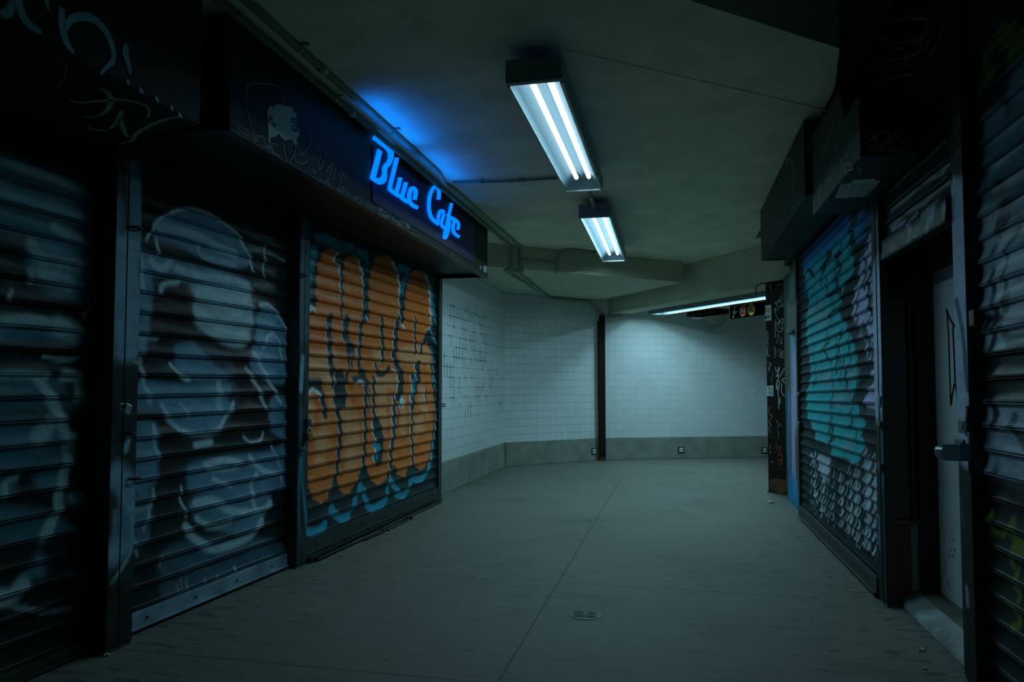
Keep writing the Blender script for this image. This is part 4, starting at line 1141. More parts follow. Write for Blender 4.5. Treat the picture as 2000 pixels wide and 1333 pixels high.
def px_ribbon(mb, pts, wpx, surf, ext, sm=5, caps=True):
    """stroke whose width is measured on the sign face as seen, turned into solid lettering"""
    P = smooth_path([(x, y) for x, y in pts], sm)
    m = len(P); ww = wpx if isinstance(wpx, (list, tuple)) else [wpx] * m
    L_, R_ = [], []
    for i, p in enumerate(P):
        t = (P[min(i + 1, m - 1)] - P[max(i - 1, 0)]).normalized()
        s_ = Vector((-t.y, t.x, 0)) * ww[i] / 2
        L_.append(surf(*(p + s_)[:2])); R_.append(surf(*(p - s_)[:2]))
    ext = Vector(ext)
    vs = []
    for a, b in zip(L_, R_): vs += [a, b, b + ext, a + ext]
    fs = []
    for i in range(m - 1):
        k = i * 4
        for q, q2 in ((0, 1), (1, 2), (2, 3), (3, 0)): fs.append((k + q, k + q2, k + 4 + q2, k + 4 + q))
    k = (m - 1) * 4
    fs += [(3, 2, 1, 0), (k, k + 1, k + 2, k + 3)]
    mb.add(vs, fs)


FX = -1.95
fl = thing('sign_box', 'long black fascia box carrying the blue sign over the left shutters', 'fascia box', (-2.2, 5.2, 2.36))
mesh_obj('front_panel', MB().box(FX - .02, FX, 2.885, 7.50, 2.36, 2.88), M['black'], fl, .003)
mesh_obj('underside', MB().box(-2.60, FX - .02, 2.885, 7.48, 2.40, 2.42), M['black'], fl)
mesh_obj('end_panel', MB().box(-2.56, FX - .02, 7.48, 7.50, 2.36, 2.88), M['black'], fl, .002)
mesh_obj('end_panel', MB().box(-2.60, FX - .02, 2.885, 2.905, 2.36, 2.88), M['black'], fl, .002)
mesh_obj('bottom_lip', MB().box(FX - .05, FX + .004, 2.885, 7.50, 2.352, 2.362), M['rail'], fl)
# light worn band along the foot of the fascia
SL = lambda x, y: atX(x, y, FX + .001)
o_ = c_(3.333, 400, 0)
mb = MB()
rs = random.Random(11)
for i in range(150):
    y = rs.choice([rs.uniform(2.9, 3.25), rs.uniform(3.6, 5.4), rs.uniform(4.2, 5.0)]); z = 2.366 + abs(rs.gauss(0, .022)); l_ = rs.uniform(.02, .10)
    mb.ribbon([(FX + .001, y, z), (FX + .001, y + l_, z + rs.uniform(-.004, .004))], rs.uniform(.001, .003), (1, 0, 0), .0006)
mesh_obj('scratch_marks', mb, M['tagw'], fl)['kind'] = 'stuff'
# torn paste-up
pp = o_([(405, 720), (420, 690), (460, 700), (450, 685), (500, 680), (520, 695), (545, 690), (570, 700), (575, 730), (590, 725), (600, 780), (595, 830), (615, 850), (612, 890), (598, 900), (600, 930),
         (578, 948), (575, 915), (545, 905), (530, 920), (500, 900), (480, 870), (460, 890), (430, 895), (422, 925), (415, 945), (412, 860)])
mesh_obj('torn_poster', MB().prism([SL(*p) for p in pp], (.0012, 0, 0)), mat('faded_poster', (.62, .80, .70), .6, var=.25, scale=9), fl)
tag_strokes(fl, [o_(p) for p in ([(412, 790), (440, 760)], [(555, 775), (598, 772)], [(565, 790), (600, 800)], [(440, 800), (450, 820), (462, 812)], [(585, 810), (600, 830), (590, 860)], [(570, 820), (580, 850), (605, 850)])],
            lambda x, y: atX(x, y, FX + .0025), (1, 0, 0), M['stickerdark'], .010, 'poster_ink')
tag_strokes(fl, [o_(p) for p in ([(290, 550), (265, 600), (275, 700), (300, 820), (325, 880), (375, 890), (385, 960)], [(270, 560), (330, 545), (420, 548), (480, 570), (505, 620), (510, 665)],
                                 [(510, 920), (520, 1000), (545, 1060), (580, 1000), (600, 930), (610, 990), (640, 1000), (680, 940), (685, 880), (640, 820)], [(540, 930), (545, 1010)], [(560, 920), (560, 1000)], [(580, 1000), (590, 1050), (640, 1065), (670, 1040)],
                                 [(720, 960), (760, 1000), (740, 1050), (745, 1110), (790, 1000)], [(780, 1000), (820, 1060), (790, 1120), (800, 1180), (830, 1060), (845, 1110), (830, 1170)], [(870, 1120), (880, 1190), (900, 1130), (925, 1200)])],
            SL, (1, 0, 0), M['tagdim'], .007)
o3 = c_(7.84, 710, 250)
tag_strokes(fl, [o3(p) for p in ([(220, 1140), (240, 1110)], [(235, 1160), (250, 1120)], [(300, 1165), (255, 1180), (260, 1220), (310, 1260), (300, 1320), (250, 1330), (245, 1270), (290, 1240)],
                                 [(320, 1190), (350, 1180), (400, 1230), (360, 1300), (330, 1290), (340, 1230), (390, 1260), (400, 1330), (350, 1370)], [(420, 1330), (415, 1240), (440, 1220), (470, 1260), (470, 1350), (430, 1380)],
                                 [(490, 1360), (500, 1250), (540, 1270), (530, 1300)], [(505, 1300), (540, 1320)], [(560, 1280), (545, 1370), (600, 1400)], [(610, 1320), (570, 1330), (580, 1370), (600, 1390), (570, 1430)],
                                 [(620, 1400), (600, 1450), (640, 1440), (650, 1400), (620, 1380)], [(655, 1350), (640, 1400), (680, 1420), (670, 1480), (640, 1470)])],
            SL, (1, 0, 0), M['tagw'], .0045, 'marker_tag')
o9 = c_(3.7025, 600, 200)
st_ = [SL(*p) for p in o9([(1132, 1035), (1160, 1045), (1148, 1125), (1124, 1115)])]
mesh_obj('sticker', MB().prism(st_, (.001, 0, 0)), M['sticker'], fl)
tag_strokes(fl, [o9(p) for p in ([(1140, 1040), (1150, 1060), (1135, 1070), (1148, 1090), (1132, 1110)],)], lambda x, y: atX(x, y, FX + .0022), (1, 0, 0), M['stickerdark'], .012, 'sticker_print', sm=2)
mesh_obj('sticker', MB().prism([SL(*p) for p in o9([(1275, 1180), (1299, 1188), (1296, 1235), (1274, 1225)])], (.001, 0, 0)), M['sticker'], fl)
mesh_obj('sticker', MB().prism([SL(*p) for p in o9([(1248, 1180), (1260, 1185), (1258, 1215), (1250, 1205)])], (.001, 0, 0)), M['sticker'], fl)
tag_strokes(fl, [o9(p) for p in ([(945, 1005), (955, 1000), (955, 1035)], [(1070, 1020), (1040, 1090), (1065, 1105)], [(1085, 1115), (1100, 1060), (1150, 1030)], [(730, 780), (735, 800), (745, 780), (742, 810)])],
            SL, (1, 0, 0), M['tagdim'], .008)
mesh_obj('light_patch', MB().prism([SL(*p) for p in o9([(715, 850), (745, 860), (745, 920), (712, 905)])], (.0008, 0, 0)), M['tagdim'], fl)

# nearer fascia with the big sprayed tag
fn = thing('sign_box', 'nearest left fascia box with large pale green sprayed tag', 'fascia box', (-2.2, 1.5, 2.31))
mesh_obj('front_panel', MB().box(FX - .02, FX, .3, 2.66, 2.31, 2.90), M['black'], fn, .003)
mesh_obj('underside', MB().hexa([(-2.60, .3), (FX - .002, .3), (FX - .002, 2.68), (-2.6, 2.80)], 2.305, 2.325), M['black'], fn)
mesh_obj('end_panel', MB().hexa([(-2.58, 2.78), (FX - .002, 2.66), (FX - .002, 2.68), (-2.58, 2.80)], 2.32, 2.90), M['black'], fn)
u1 = c_(3.333, 0, 0)
SU = lambda x, y: atZ(x, y, 2.3045)
for strokes, srf, nr, m_, wd in (
        ([[(110, -40), (130, 60), (170, 140), (230, 190), (270, 215)], [(400, 50), (400, 150), (420, 250), (450, 310), (480, 345)], [(420, 190), (470, 120), (560, 110), (640, 150), (700, 230), (735, 330), (730, 400), (690, 440), (655, 480)],
          [(0, 90), (50, 80), (75, 30), (70, -20)], [(300, 0), (310, 60)], [(820, 290), (815, 350), (835, 420), (845, 485)], [(830, 520), (832, 550)], [(905, 575), (930, 610)], [(1010, 630), (1030, 665)], [(1110, 690), (1125, 720)], [(1160, 740), (1185, 765)]],
         SL, (1, 0, 0), M['tagb'], .030),
        ([[(450, 650), (520, 665), (640, 655), (780, 645), (900, 665), (970, 710), (960, 765)], [(650, 570), (700, 600), (725, 650), (700, 710), (640, 750), (540, 762)],
          [(790, 720), (770, 780), (715, 840)], [(780, 770), (800, 830), (830, 895)], [(560, 825), (640, 845), (700, 845)], [(1180, 755), (1060, 780), (950, 830), (890, 870), (855, 915), (780, 935)]],
         SU, (0, 0, -1), M['tagg'], .022),
        ([[(90, 330), (150, 300), (320, 330), (430, 420), (400, 540), (330, 590), (200, 470), (60, 400)], [(150, 380), (250, 430), (400, 425)]], SU, (0, 0, -1), M['tagdim'], .004)):
    tag_strokes(fn, [u1(p) for p in strokes], srf, nr, m_, wd, taper=wd > .01)

# ---- right fascia boxes
fb = thing('sign_box', 'black fascia box over the doorway on the right, scribbled front and a notice underneath', 'fascia box', (1.0, 4.2, 2.26))
BX = .837
fr = [(BX, 3.60, 2.26), (BX, 4.80, 2.26), (BX, 4.80, 2.75), (BX, 4.02, 2.75), (BX, 3.90, 2.55), (BX, 3.60, 2.55)]
mesh_obj('front_panel', MB().prism(fr, (.018, 0, 0)), M['black'], fb, .002)
mesh_obj('end_panel', MB().box(BX + .018, 1.10, 3.60, 3.618, 2.26, 2.56), M['black'], fb)
mesh_obj('end_panel', MB().box(BX + .018, 1.10, 4.785, 4.80, 2.26, 2.75), M['black'], fb)
mesh_obj('underside', MB().box(BX + .018, 1.10, 3.618, 4.785, 2.262, 2.275), M['black'], fb)
mesh_obj('top_panel', MB().box(BX + .018, 1.10, 3.618, 4.785, 2.53, 2.545), M['black'], fb)
q7 = c_(2.666, 1440, 0)
SB = lambda x, y: atX(x, y, BX - .001)
sc = []
rs = random.Random(5)
for i in range(24):     # scratchy writing
    x = rs.uniform(415, 560); y = 1020 - (x - 415) * 1.15 + rs.uniform(-60, 20)
    sc.append([(x, y), (x + rs.uniform(3, 14), y - rs.uniform(10, 50)), (x + rs.uniform(5, 25), y - rs.uniform(-10, 30))])
for i in range(26):
    x = rs.uniform(540, 635); y = rs.uniform(560, 900)
    sc.append([(x, y), (x + rs.uniform(-12, 14), y + rs.uniform(8, 26)), (x + rs.uniform(-10, 16), y + rs.uniform(10, 40))])
tag_strokes(fb, [q7(p) for p in sc], SB, (-1, 0, 0), M['tagdim'], .002, 'scratch_marks')['kind'] = 'stuff'
tag_strokes(fb, [q7(p) for p in ([(430, 1050), (435, 960), (425, 1000), (440, 1060)], [(465, 990), (480, 940), (495, 930)], [(500, 990), (510, 880), (520, 900), (528, 950)], [(535, 950), (545, 830), (555, 900)],
                                 [(560, 900), (570, 860), (590, 850), (600, 880), (560, 895)], [(480, 900), (490, 840), (500, 900)], [(510, 840), (520, 760), (530, 830)])],
            SB, (-1, 0, 0), M['tagw'], .004, 'marker_tag')
tag_strokes(fb, [q7(p) for p in ([(445, 820), (450, 780), (470, 760), (460, 800)], [(470, 770), (480, 700), (495, 690), (490, 740), (475, 750)], [(490, 680), (500, 650), (510, 690), (500, 730)])],
            SB, (-1, 0, 0), M['tagp'], .008, 'violet_tag')
SBu = lambda x, y: atZ(x, y, 2.2615)
nt_ = [SBu(*p) for p in q7([(605, 938), (720, 928), (718, 943), (748, 940), (672, 1022), (508, 1032), (540, 958), (595, 952)])]
mesh_obj('notice', MB().prism(nt_, (0, 0, -.0015)), mat('faded_notice', (.60, .72, .66), .6, var=.2, scale=15), fb)
mb = MB()
for i in range(8):
    for j in range(4):
        a = [(545 + j * 45 - i * 3, 965 + i * 8), (578 + j * 45 - i * 3, 964 + i * 8)]
        mb.ribbon([atZ(*p, 2.2595) for p in q7(a)], .005, (0, 0, -1), .0006)
mesh_obj('notice_print', mb, mat('grey_ink', (.16, .22, .2), .6), fb)
SE = lambda x, y: atY(x, y, 3.599)
tag_strokes(fb, [q7(p) for p in ([(660, 750), (690, 735), (710, 705), (712, 745)], [(725, 740), (722, 705), (750, 685), (785, 690), (790, 720), (770, 750), (735, 750), (722, 730)], [(800, 715), (785, 740), (800, 750), (808, 735)],
                                 [(815, 710), (820, 700), (835, 730)], [(845, 745), (855, 725), (872, 755)], [(675, 785), (700, 770), (740, 765), (770, 770), (720, 785), (685, 785)], [(770, 790), (830, 770), (805, 780), (840, 795), (870, 780), (900, 782)])],
            SE, (0, -1, 0), M['tagw'], .006, 'marker_tag')
fa = thing('sign_box', 'black fascia box above the teal shutter with tall looping scrawl', 'fascia box', (1.0, 6.1, 2.4))
AX = .80
mesh_obj('front_panel', MB().box(AX, AX + .018, 4.84, 7.28, 2.395, 2.88), M['black'], fa, .002)
mesh_obj('end_panel', MB().box(AX + .018, 1.085, 7.262, 7.28, 2.395, 2.88), M['black'], fa)
mesh_obj('underside', MB().box(AX + .018, 1.085, 4.84, 7.262, 2.40, 2.415), M['black'], fa)
SA = lambda x, y: atX(x, y, AX - .001)
ls = []
for x, t0, b0 in ((108, 1100, 1230), (125, 1075, 1240), (140, 1050, 1290), (155, 1020, 1270), (170, 980, 1230), (186, 950, 1200), (200, 960, 1190), (215, 930, 1180), (232, 880, 1160), (250, 840, 1130), (266, 830, 1110), (280, 850, 1080), (292, 900, 1040)):
    ls.append([(x, b0), (x - 4, (t0 + b0) / 2), (x + 3, t0 + 15), (x + 12, t0), (x + 16, t0 + 40), (x + 12, b0 - 30)])
tag_strokes(fa, [q7(p) for p in ls], SA, (-1, 0, 0), M['tagdim'], .006, 'scrawl')
tag_strokes(fa, [q7(p) for p in ([(250, 860), (270, 825), (290, 870), (292, 980)], [(305, 1040), (308, 1075)], [(318, 1035), (322, 1065)], [(290, 1075), (294, 1090)])], SA, (-1, 0, 0), M['tagg'], .012, 'pale_tag')
# big outlined tag on the wall above the right shutters
SW = lambda x, y: atX(x, y, 1.168)
wt = thing('wall_tag', 'thin outlined tag high on the black wall at upper right', 'graffiti', (1.168, 4.2, 3.0))
tag_strokes(wt, [q7(p) for p in ([(835, 115), (910, 80)], [(840, 105), (880, 88)], [(820, 220), (760, 190), (750, 165), (800, 125), (900, 105), (980, 97), (988, 130), (978, 190), (900, 205)],
                                 [(800, 215), (740, 200), (690, 220), (690, 250), (720, 255), (830, 225), (940, 215), (965, 240), (940, 275), (880, 310), (835, 355)], [(720, 260), (690, 290), (710, 320), (800, 315), (920, 285)],
                                 [(810, 262), (870, 250)], [(835, 358), (760, 335), (690, 335), (630, 370), (605, 410), (625, 430), (720, 425), (915, 385)], [(630, 380), (700, 372), (780, 380), (800, 400)], [(840, 350), (925, 340)],
                                 [(625, 325), (640, 295), (652, 330)], [(1020, 175), (990, 240), (965, 325)], [(1078, 135), (1050, 190), (1030, 250), (1000, 300)])],
            SW, (-1, 0, 0), mat('pale_marker', (.70, .88, .80), .5, var=.3), .006, 'marker_line')

# ================================================================== BLUE SIGN
sg = thing('neon_sign', 'glowing blue script sign on the black fascia over the orange shutter', 'neon sign', (FX, 5.6, 2.6))
SS = lambda x, y: atX(x, y, FX + .022)
bp = MB().prism([atX(x, y, FX + .003) for x, y in ((700, 352), (722, 262), (750, 270), (905, 440), (955, 465), (925, 497), (720, 385))], (.006, 0, 0))
mesh_obj('back_panel', MB().box(FX + .001, FX + .008, 4.46, 6.95, 2.42, 2.80), M['signback'], sg)
A1 = c_(7.84, 710, 250); A2 = c_(10.25, 810, 350)
EXT = (-.009, 0, 0)
LET = []
Bp = A1([(200, 65), (290, 130), (380, 205), (440, 270), (468, 350), (465, 440), (440, 530), (400, 590), (368, 612), (360, 680), (362, 760), (345, 820), (310, 860), (260, 868), (200, 840), (110, 775),
         (230, 320), (290, 365), (190, 765), (240, 772), (285, 750), (303, 690), (302, 600), (330, 560), (370, 520), (392, 450), (392, 400), (370, 350), (320, 300), (240, 240), (150, 168)])
lb = MB().prism([SS(*p) for p in Bp], EXT); mesh_obj('letter', lb, M['neon'], sg)
for strokes in (
        [(A1([(522, 455), (470, 670), (416, 900), (425, 950), (490, 1000), (545, 1035)]), 6.6)],
        [(A1([(575, 760), (540, 900), (512, 1000), (545, 1040), (562, 1040)]), 6.6), (A1([(660, 833), (625, 960), (598, 1060), (625, 1095), (690, 1135)]), 6.6)],
        [(A1([(792, 1100), (800, 1050), (810, 980), (785, 930), (750, 925), (718, 980), (708, 1080), (728, 1150), (770, 1190), (838, 1225)]), 6.6)],
        [(A2([(487, 410), (498, 300), (480, 190), (435, 150), (370, 200), (315, 330), (295, 500), (305, 650), (350, 780), (430, 860), (495, 905)]), 5.8)],
        [(A2([(605, 668), (540, 628), (500, 690), (475, 800), (480, 860)]), 4.8), (A2([(598, 690), (550, 860), (560, 940), (615, 980)]), 4.8)],
        [(A2([(750, 480), (700, 700), (655, 900), (605, 1120), (610, 1185), (645, 1150), (685, 1020), (698, 900), (690, 800), (668, 700)]), 4.6), (A2([(680, 740), (750, 790), (800, 820)]), 4.8)],
        [(A2([(870, 1015), (890, 920), (860, 850), (800, 800), (730, 765)]), 4.8), (A2([(805, 840), (775, 960), (790, 1060), (830, 1110), (905, 1160)]), 5.2)]):
    lm = MB()
    for k, (p, wd) in enumerate(strokes):
        px_ribbon(lm, p, wd, (lambda x, y, k=k: atX(x, y, FX + .022 - .0008 * k)), EXT)
    mesh_obj('letter', lm, M['neon'], sg)
# the blue glow on the ceiling comes from two added area lights without a body
for (y0, y1, pw) in ((3.95, 4.80, 1.9), (4.95, 5.70, 1.3)):
    ld = bpy.data.lights.new('ceiling_glow_light', 'AREA'); ld.shape = 'RECTANGLE'; ld.size = .02; ld.size_y = y1 - y0; ld.spread = math.radians(120)
    ld.energy = pw * .55; ld.color = (.0, .17, 1.0)
    lo = bpy.data.objects.new('ceiling_glow_light', ld); COL.objects.link(lo)
    lo.location = (-1.80, (y0 + y1) / 2, 2.735)
    lo.rotation_euler = (0, math.radians(180 + 30), 0)


# ================================================================== CONDUITS
def conduit(label, pts, r=.017, clamps=(), couplings=(), rr=.07, name='conduit', axis_up=(0, 0, 1)):
    P = round_path(pts, rr)
    root = thing(name, label, 'conduit', P[0], 'painted conduits along the ceiling')
    mesh_obj('pipe', MB().tube(P, r, 12), M['pipe'], root)
    def at(f):
        L_ = [0]
        for i in range(1, len(P)): L_.append(L_[-1] + (P[i] - P[i - 1]).length)
        d = f * L_[-1]
        for i in range(1, len(P)):
            if L_[i] >= d:
                t = (d - L_[i - 1]) / max(1e-9, L_[i] - L_[i - 1])
                return P[i - 1].lerp(P[i], t), (P[i] - P[i - 1]).normalized()
        return P[-1], (P[-1] - P[-2]).normalized()
    for f in couplings:
        p, d = at(f)
        mesh_obj('coupling', MB().tube([p - d * .035, p + d * .035], r * 1.28, 12), M['pipe'], root)
    for f in clamps:
        p, d = at(f)
        u = Vector(axis_up); s_ = d.cross(u).normalized()
        mesh_obj('clamp', MB().tube([p - d * .009, p + d * .009], r * 1.2, 12).obox(p + s_ * (r + .018) + u * (r * .6), [d, s_, u], [.010, .022, .003]), M['pipe'], root)
    return root


_n2 = Vector((C3[1] - C2[1], -(C3[0] - C2[0]), 0)).normalized()
wc = lambda x, y, o: hit(x, y, Vector((*C2, 0)) + _n2 * o, _n2)
_n3 = Vector((.388, -.922, 0))
wf = lambda x, y, o: hit(x, y, Vector((*C3, 0)) + _n3 * o, _n3)
yb = lambda x: 8.343 + (x + 2.152) * .824      # face of the first beam
cA, cB = -1.915, -1.812
conduit('lower of the two conduits running over the blue sign', [(cA, .8, 2.868), (cA, yb(cA) - .03, 2.868), (cA + .01, yb(cA) - .03, 2.60), atZ(985, 528, 2.600), atZ(1070, 582, 2.600)], .019, (.28,), (.30, .52, .78), .06)
conduit('upper of the two conduits, running over the blue sign and on to the tiled corner', [(cB, .8, 2.880), (cB, 5.45, 2.880), (cB - .05, 5.75, 2.880), (cB - .03, 5.95, 2.880), (cB - .01, yb(cB) - .03, 2.880), (cB, yb(cB) - .03, 2.59),
         atZ(1012, 535, 2.600), wc(1072, 582, .04), wc(1105, 586, .04), wc(1150, 589, .04), wc(1160, 598, .04), wc(1178, 616, .05), wf(1190, 618, .06), wf(1214, 617, .06)],
        .019, (.10, .20, .30, .75), (.22, .33, .66), .06)
conduit('thin conduit crossing the ceiling from the sign to the nearest lamp', [(cB + .02, 5.73, 2.884), atZ(1000, 354, 2.884), atZ(1110, 346, 2.884)], .011, (.25,), (.6,), .04)
q = [atZ(1170, 494, 2.882), atZ(1120, 488, 2.882)]
bx = -1.35
conduit('bent conduit from the first beam up to the second lamp', [atZ(1185, 496, 2.882), atZ(1110, 487, 2.882), (bx - .05, yb(bx - .05) - .035, 2.868), (bx - .09, yb(bx - .09) - .035, 2.60)], .017, (.2, .9), (), .10)
root = thing('conduit_junction', 'cluster of pipe fittings under the corner of the first beam', 'junction', atZ(1005, 530, 2.59))
jc = atZ(1003, 531, 2.592)
mesh_obj('fitting', MB().obox(jc, [(1, .7, 0), (-.7, 1, 0), (0, 0, 1)], [.07, .05, .022]), M['pipe'], root, .008)
jc2 = atZ(1018, 528, 2.63)
mesh_obj('fitting', MB().obox(jc2, [(1, .8, 0), (-.8, 1, 0), (0, 0, 1)], [.035, .03, .03]), M['pipe'], root, .008)
zc = 2.78
conduit('short cross pipe between the bent conduit and the pair by the beam', [(cB, yb(cB) - .035, 2.74), (bx - .10, yb(bx - .1) - .035, 2.74)], .012, (), (.5,), .01)
# conduit under the lamp gap
conduit('short conduit linking the two nearest lamps', [(-.69, 5.60, 2.80), (-.69, 6.05, 2.80), (-.705, 6.55, 2.80)], .017, (), (.5,), .02)
# cable strip on far beam: thin cable beneath the lamp
# ================================================================== FAR CORNER
root = thing('steel_bar', 'tall black steel bar dividing the white tile walls', 'post', (-1.19, 12.05, 0))
mesh_obj('bar', MB().hexa([(-1.225, 11.925), (-1.130, 11.96), (-1.130, 12.00), (-1.225, 11.99)], .008, 2.36), M['pillar'], root, .004)
mesh_obj('side_strip', MB().hexa([(-1.252, 11.94), (-1.228, 11.95), (-1.228, 11.98), (-1.252, 11.97)], .02, 2.27), M['rust'], root, .003)
mesh_obj('rust_patch', MB().box(-1.215, -1.14, 11.915, 11.925, .01, .06), M['rust'], root)


def outlet(label, c, n):
    c = Vector(c); n = Vector(n).normalized(); up = Vector((0, 0, 1)); t = n.cross(up)
    root = thing('wall_outlet', label, 'outlet', c)
    mesh_obj('cover_plate', MB().obox(c + n * .006, [t, up, n], [.055, .05, .006]), M['dsteel'], root, .003)
    for k in (-1, 1):
        mesh_obj('socket', MB().obox(c + n * .015 + up * .02 * k, [t, up, n], [.036, .013, .005]), M['outlet'], root, .004)


n2_ = Vector((.707, -.707, 0)); n3_ = Vector((.388, -.922, 0))
outlet('small wall outlet just left of the black bar', hit(1160, 882, Vector((*C2, 0)) + n2_ * .012, n2_) , n2_)
outlet('small wall outlet in the middle of the far tiled wall', hit(1330, 879, Vector((*C3, 0)) + n3_ * .016, n3_), n3_)
outlet('small wall outlet partly behind the black pillar', hit(1493, 880, Vector((*C3, 0)) + n3_ * .016, n3_), n3_)

# hanging black box and convex mirror
root = thing('hanging_box_sign', 'small black box sign hanging below the far lamp', 'sign', atY(1370, 600, 11.4))
L0 = Vector(atY(1341, 612, 11.6)); R0 = Vector(atY(1400, 611, 11.1)); 
dd = (R0 - L0); dd.z = 0; ln_ = dd.length; dd.normalize(); nn = Vector((-dd.y, dd.x, 0))
zt = atY(1400, 598, 11.1).z
mesh_obj('box', MB().obox((L0 + R0) / 2 + Vector((0, 0, (zt - L0.z) / 2 - .02)) + nn * .12, [dd, nn, (0, 0, 1)], [ln_ / 2, .12, (zt - L0.z) / 2 + .01]), M['signblk'], root, .004)
mesh_obj('rod', MB().tube([(L0 + R0) / 2 + nn * .12 + Vector((0, 0, .05)), (L0 + R0) / 2 + nn * .12 + Vector((0, 0, 2.518 - L0.z))], .01, 8), M['dsteel'], root)
mesh_obj('light_strip', MB().obox(Vector(atY(1364, 621, 11.9)), [dd, nn, (0, 0, 1)], [.10, .05, .012]), M['outlet'], root, .004)
root = thing('convex_mirror', 'round convex mirror high on the far tiled wall', 'mirror', atY(1394, 612, 12.5))
cm = Vector(hit(1394, 612, Vector((*C3, 0)) + n3_ * .14, n3_))
tv = n3_.cross(Vector((0, 0, 1))).normalized(); uv_ = Vector((0, 0, 1))
R_ = .225
rim = [cm + tv * R_ * math.cos(2 * math.pi * k / 40) + uv_ * R_ * math.sin(2 * math.pi * k / 40) for k in range(41)]
mesh_obj('rim', MB().tube(rim, .008, 8, False), M['pipe'], root)
mb = MB(); vs = [cm + n3_ * .05]; fs = []
for j in range(1, 6):
    rr_ = R_ * j / 5; hh = .05 * (1 - (j / 5) ** 2)
    for k in range(40): vs.append(cm + n3_ * hh + tv * rr_ * math.cos(2 * math.pi * k / 40) + uv_ * rr_ * math.sin(2 * math.pi * k / 40))
for k in range(40): fs.append((0, 1 + k, 1 + (k + 1) % 40))
for j in range(4):
    for k in range(40): fs.append((1 + j * 40 + k, 1 + (j + 1) * 40 + k, 1 + (j + 1) * 40 + (k + 1) % 40, 1 + j * 40 + (k + 1) % 40))
mesh_obj('dome', mb.add(vs, fs, True), M['mirror'], root)
mesh_obj('wall_bracket', MB().tube([cm - n3_ * .005, cm - n3_ * .125], .02, 10), M['dsteel'], root)
conduit('thin conduit on the far wall between the mirror and the black sign', [hit(1405, 598, Vector((*C3, 0)) + n3_ * .03, n3_), hit(1440, 602, Vector((*C3, 0)) + n3_ * .03, n3_)], .014)

# hanging train sign
root = thing('train_sign', 'black hanging sign with white arrow, orange M and yellow R discs', 'sign', atY(1460, 607, 10.2))
La = Vector(atY(1426, 623, 11.35)); Ra = Vector(atY(1500, 613, 10.65))
Lt = Vector(atY(1426, 592, 11.35)).z; Rt = Vector(atY(1500, 588, 10.65)).z
dv = (Ra - La); dv.z = 0; LS = dv.length; dv.normalize(); ns = Vector((dv.y, -dv.x, 0))
zb = (La.z + Ra.z) / 2; zt = (Lt + Rt) / 2
mesh_obj('panel', MB().obox((La + Ra) / 2 + dv * .1 - ns * .03 + Vector((0, 0, (zt + zb) / 2 - (La.z + Ra.z) / 2)), [dv, ns, (0, 0, 1)], [LS / 2 + .1, .03, (zt - zb) / 2]), M['signblk'], root, .003)
mesh_obj('white_stripe', MB().obox((La + Ra) / 2 + dv * .1 + ns * .001 + Vector((0, 0, zt - .025 - (La.z + Ra.z) / 2)), [dv, ns, (0, 0, 1)], [LS / 2 + .09, .001, .003]), M['white'], root)
for s_ in (.15, LS):
    pz = La + (Ra - La) * (s_ / LS) - ns * .03
    mesh_obj('hanger_rod', MB().tube([(pz.x, pz.y, zt), (pz.x, pz.y, 2.518)], .008, 8), M['dsteel'], root)
SN = lambda x, y, o=.0015: hit(x, y, La + ns * o, ns)
e_ = c_(6.667, 1240, 560)
def disc(cx, cy, m_, name):
    c = SN(*e_([(cx, cy)])[0]); r = abs(SN(*e_([(cx, cy - 73)])[0]).z - c.z)
    ps = [c + dv * r * math.cos(2 * math.pi * k / 32) + Vector((0, 0, r * math.sin(2 * math.pi * k / 32))) for k in range(32)]
    return mesh_obj(name, MB().prism(ps, ns * .0012), m_, root), r
dM, rM = disc(1405, 320, M['orange'], 'disc'); dR, rR = disc(1515, 302, M['yellow'], 'disc')
S2_ = lambda x, y: SN(x, y, .004)
mb = MB()
for p in ([(1380, 358), (1383, 285)], [(1383, 285), (1408, 335)], [(1408, 335), (1430, 280)], [(1430, 280), (1432, 352)]): mb.ribbon([S2_(*q_) for q_ in e_(p)], .020, ns)
mesh_obj('letter_m', mb, M['white'], dM)
mb = MB()
for p in ([(1495, 335), (1497, 262)], [(1497, 264), (1525, 264), (1532, 280), (1525, 297), (1497, 298)], [(1515, 298), (1534, 333)]): mb.ribbon([S2_(*q_) for q_ in e_(p)], .018, ns)
mesh_obj('letter_r', mb, M['stickerdark'], dR)
mb = MB()
for p in ([(1298, 262), (1297, 355)], [(1268, 322), (1297, 362)], [(1328, 318), (1297, 362)], [(1282, 378), (1280, 408)]): mb.ribbon([S2_(*q_) for q_ in e_(p)], .022, ns)
mesh_obj('arrow', mb, M['white'], root)

# ================================================================== BLACK PILLAR
pl = thing('pillar', 'black graffiti-covered pillar with stickers, left of the painted wall end', 'pillar', (1.1, 8.7, 0))
pa, pb = (1.005, 8.80), (1.19, 8.56)
dp = Vector((pb[0] - pa[0], pb[1] - pa[1], 0)).normalized(); npv = Vector((dp.y, -dp.x, 0))
a_ = Vector((*pa, 0)); b__ = Vector((*pb, 0)) + dp * .08
bk = -npv * .28
mesh_obj('shaft', MB().hexa([tuple(a_[:2]), tuple(b__[:2]), tuple((b__ + bk)[:2]), tuple((a_ + bk)[:2])], .02, 2.395), M['pillar'], pl, .006)
mesh_obj('base_plate', MB().hexa([tuple((a_ - dp * .01 + npv * .004)[:2]), tuple((b__ + npv * .004)[:2]), tuple((b__ + bk)[:2]), tuple((a_ + bk)[:2])], .0, .02), M['rail'], pl)
SP = lambda x, y: hit(x, y, a_ + npv * .001, npv)
f1 = c_(8.33, 1480, 540); f2 = c_(3.173, 1480, 560)
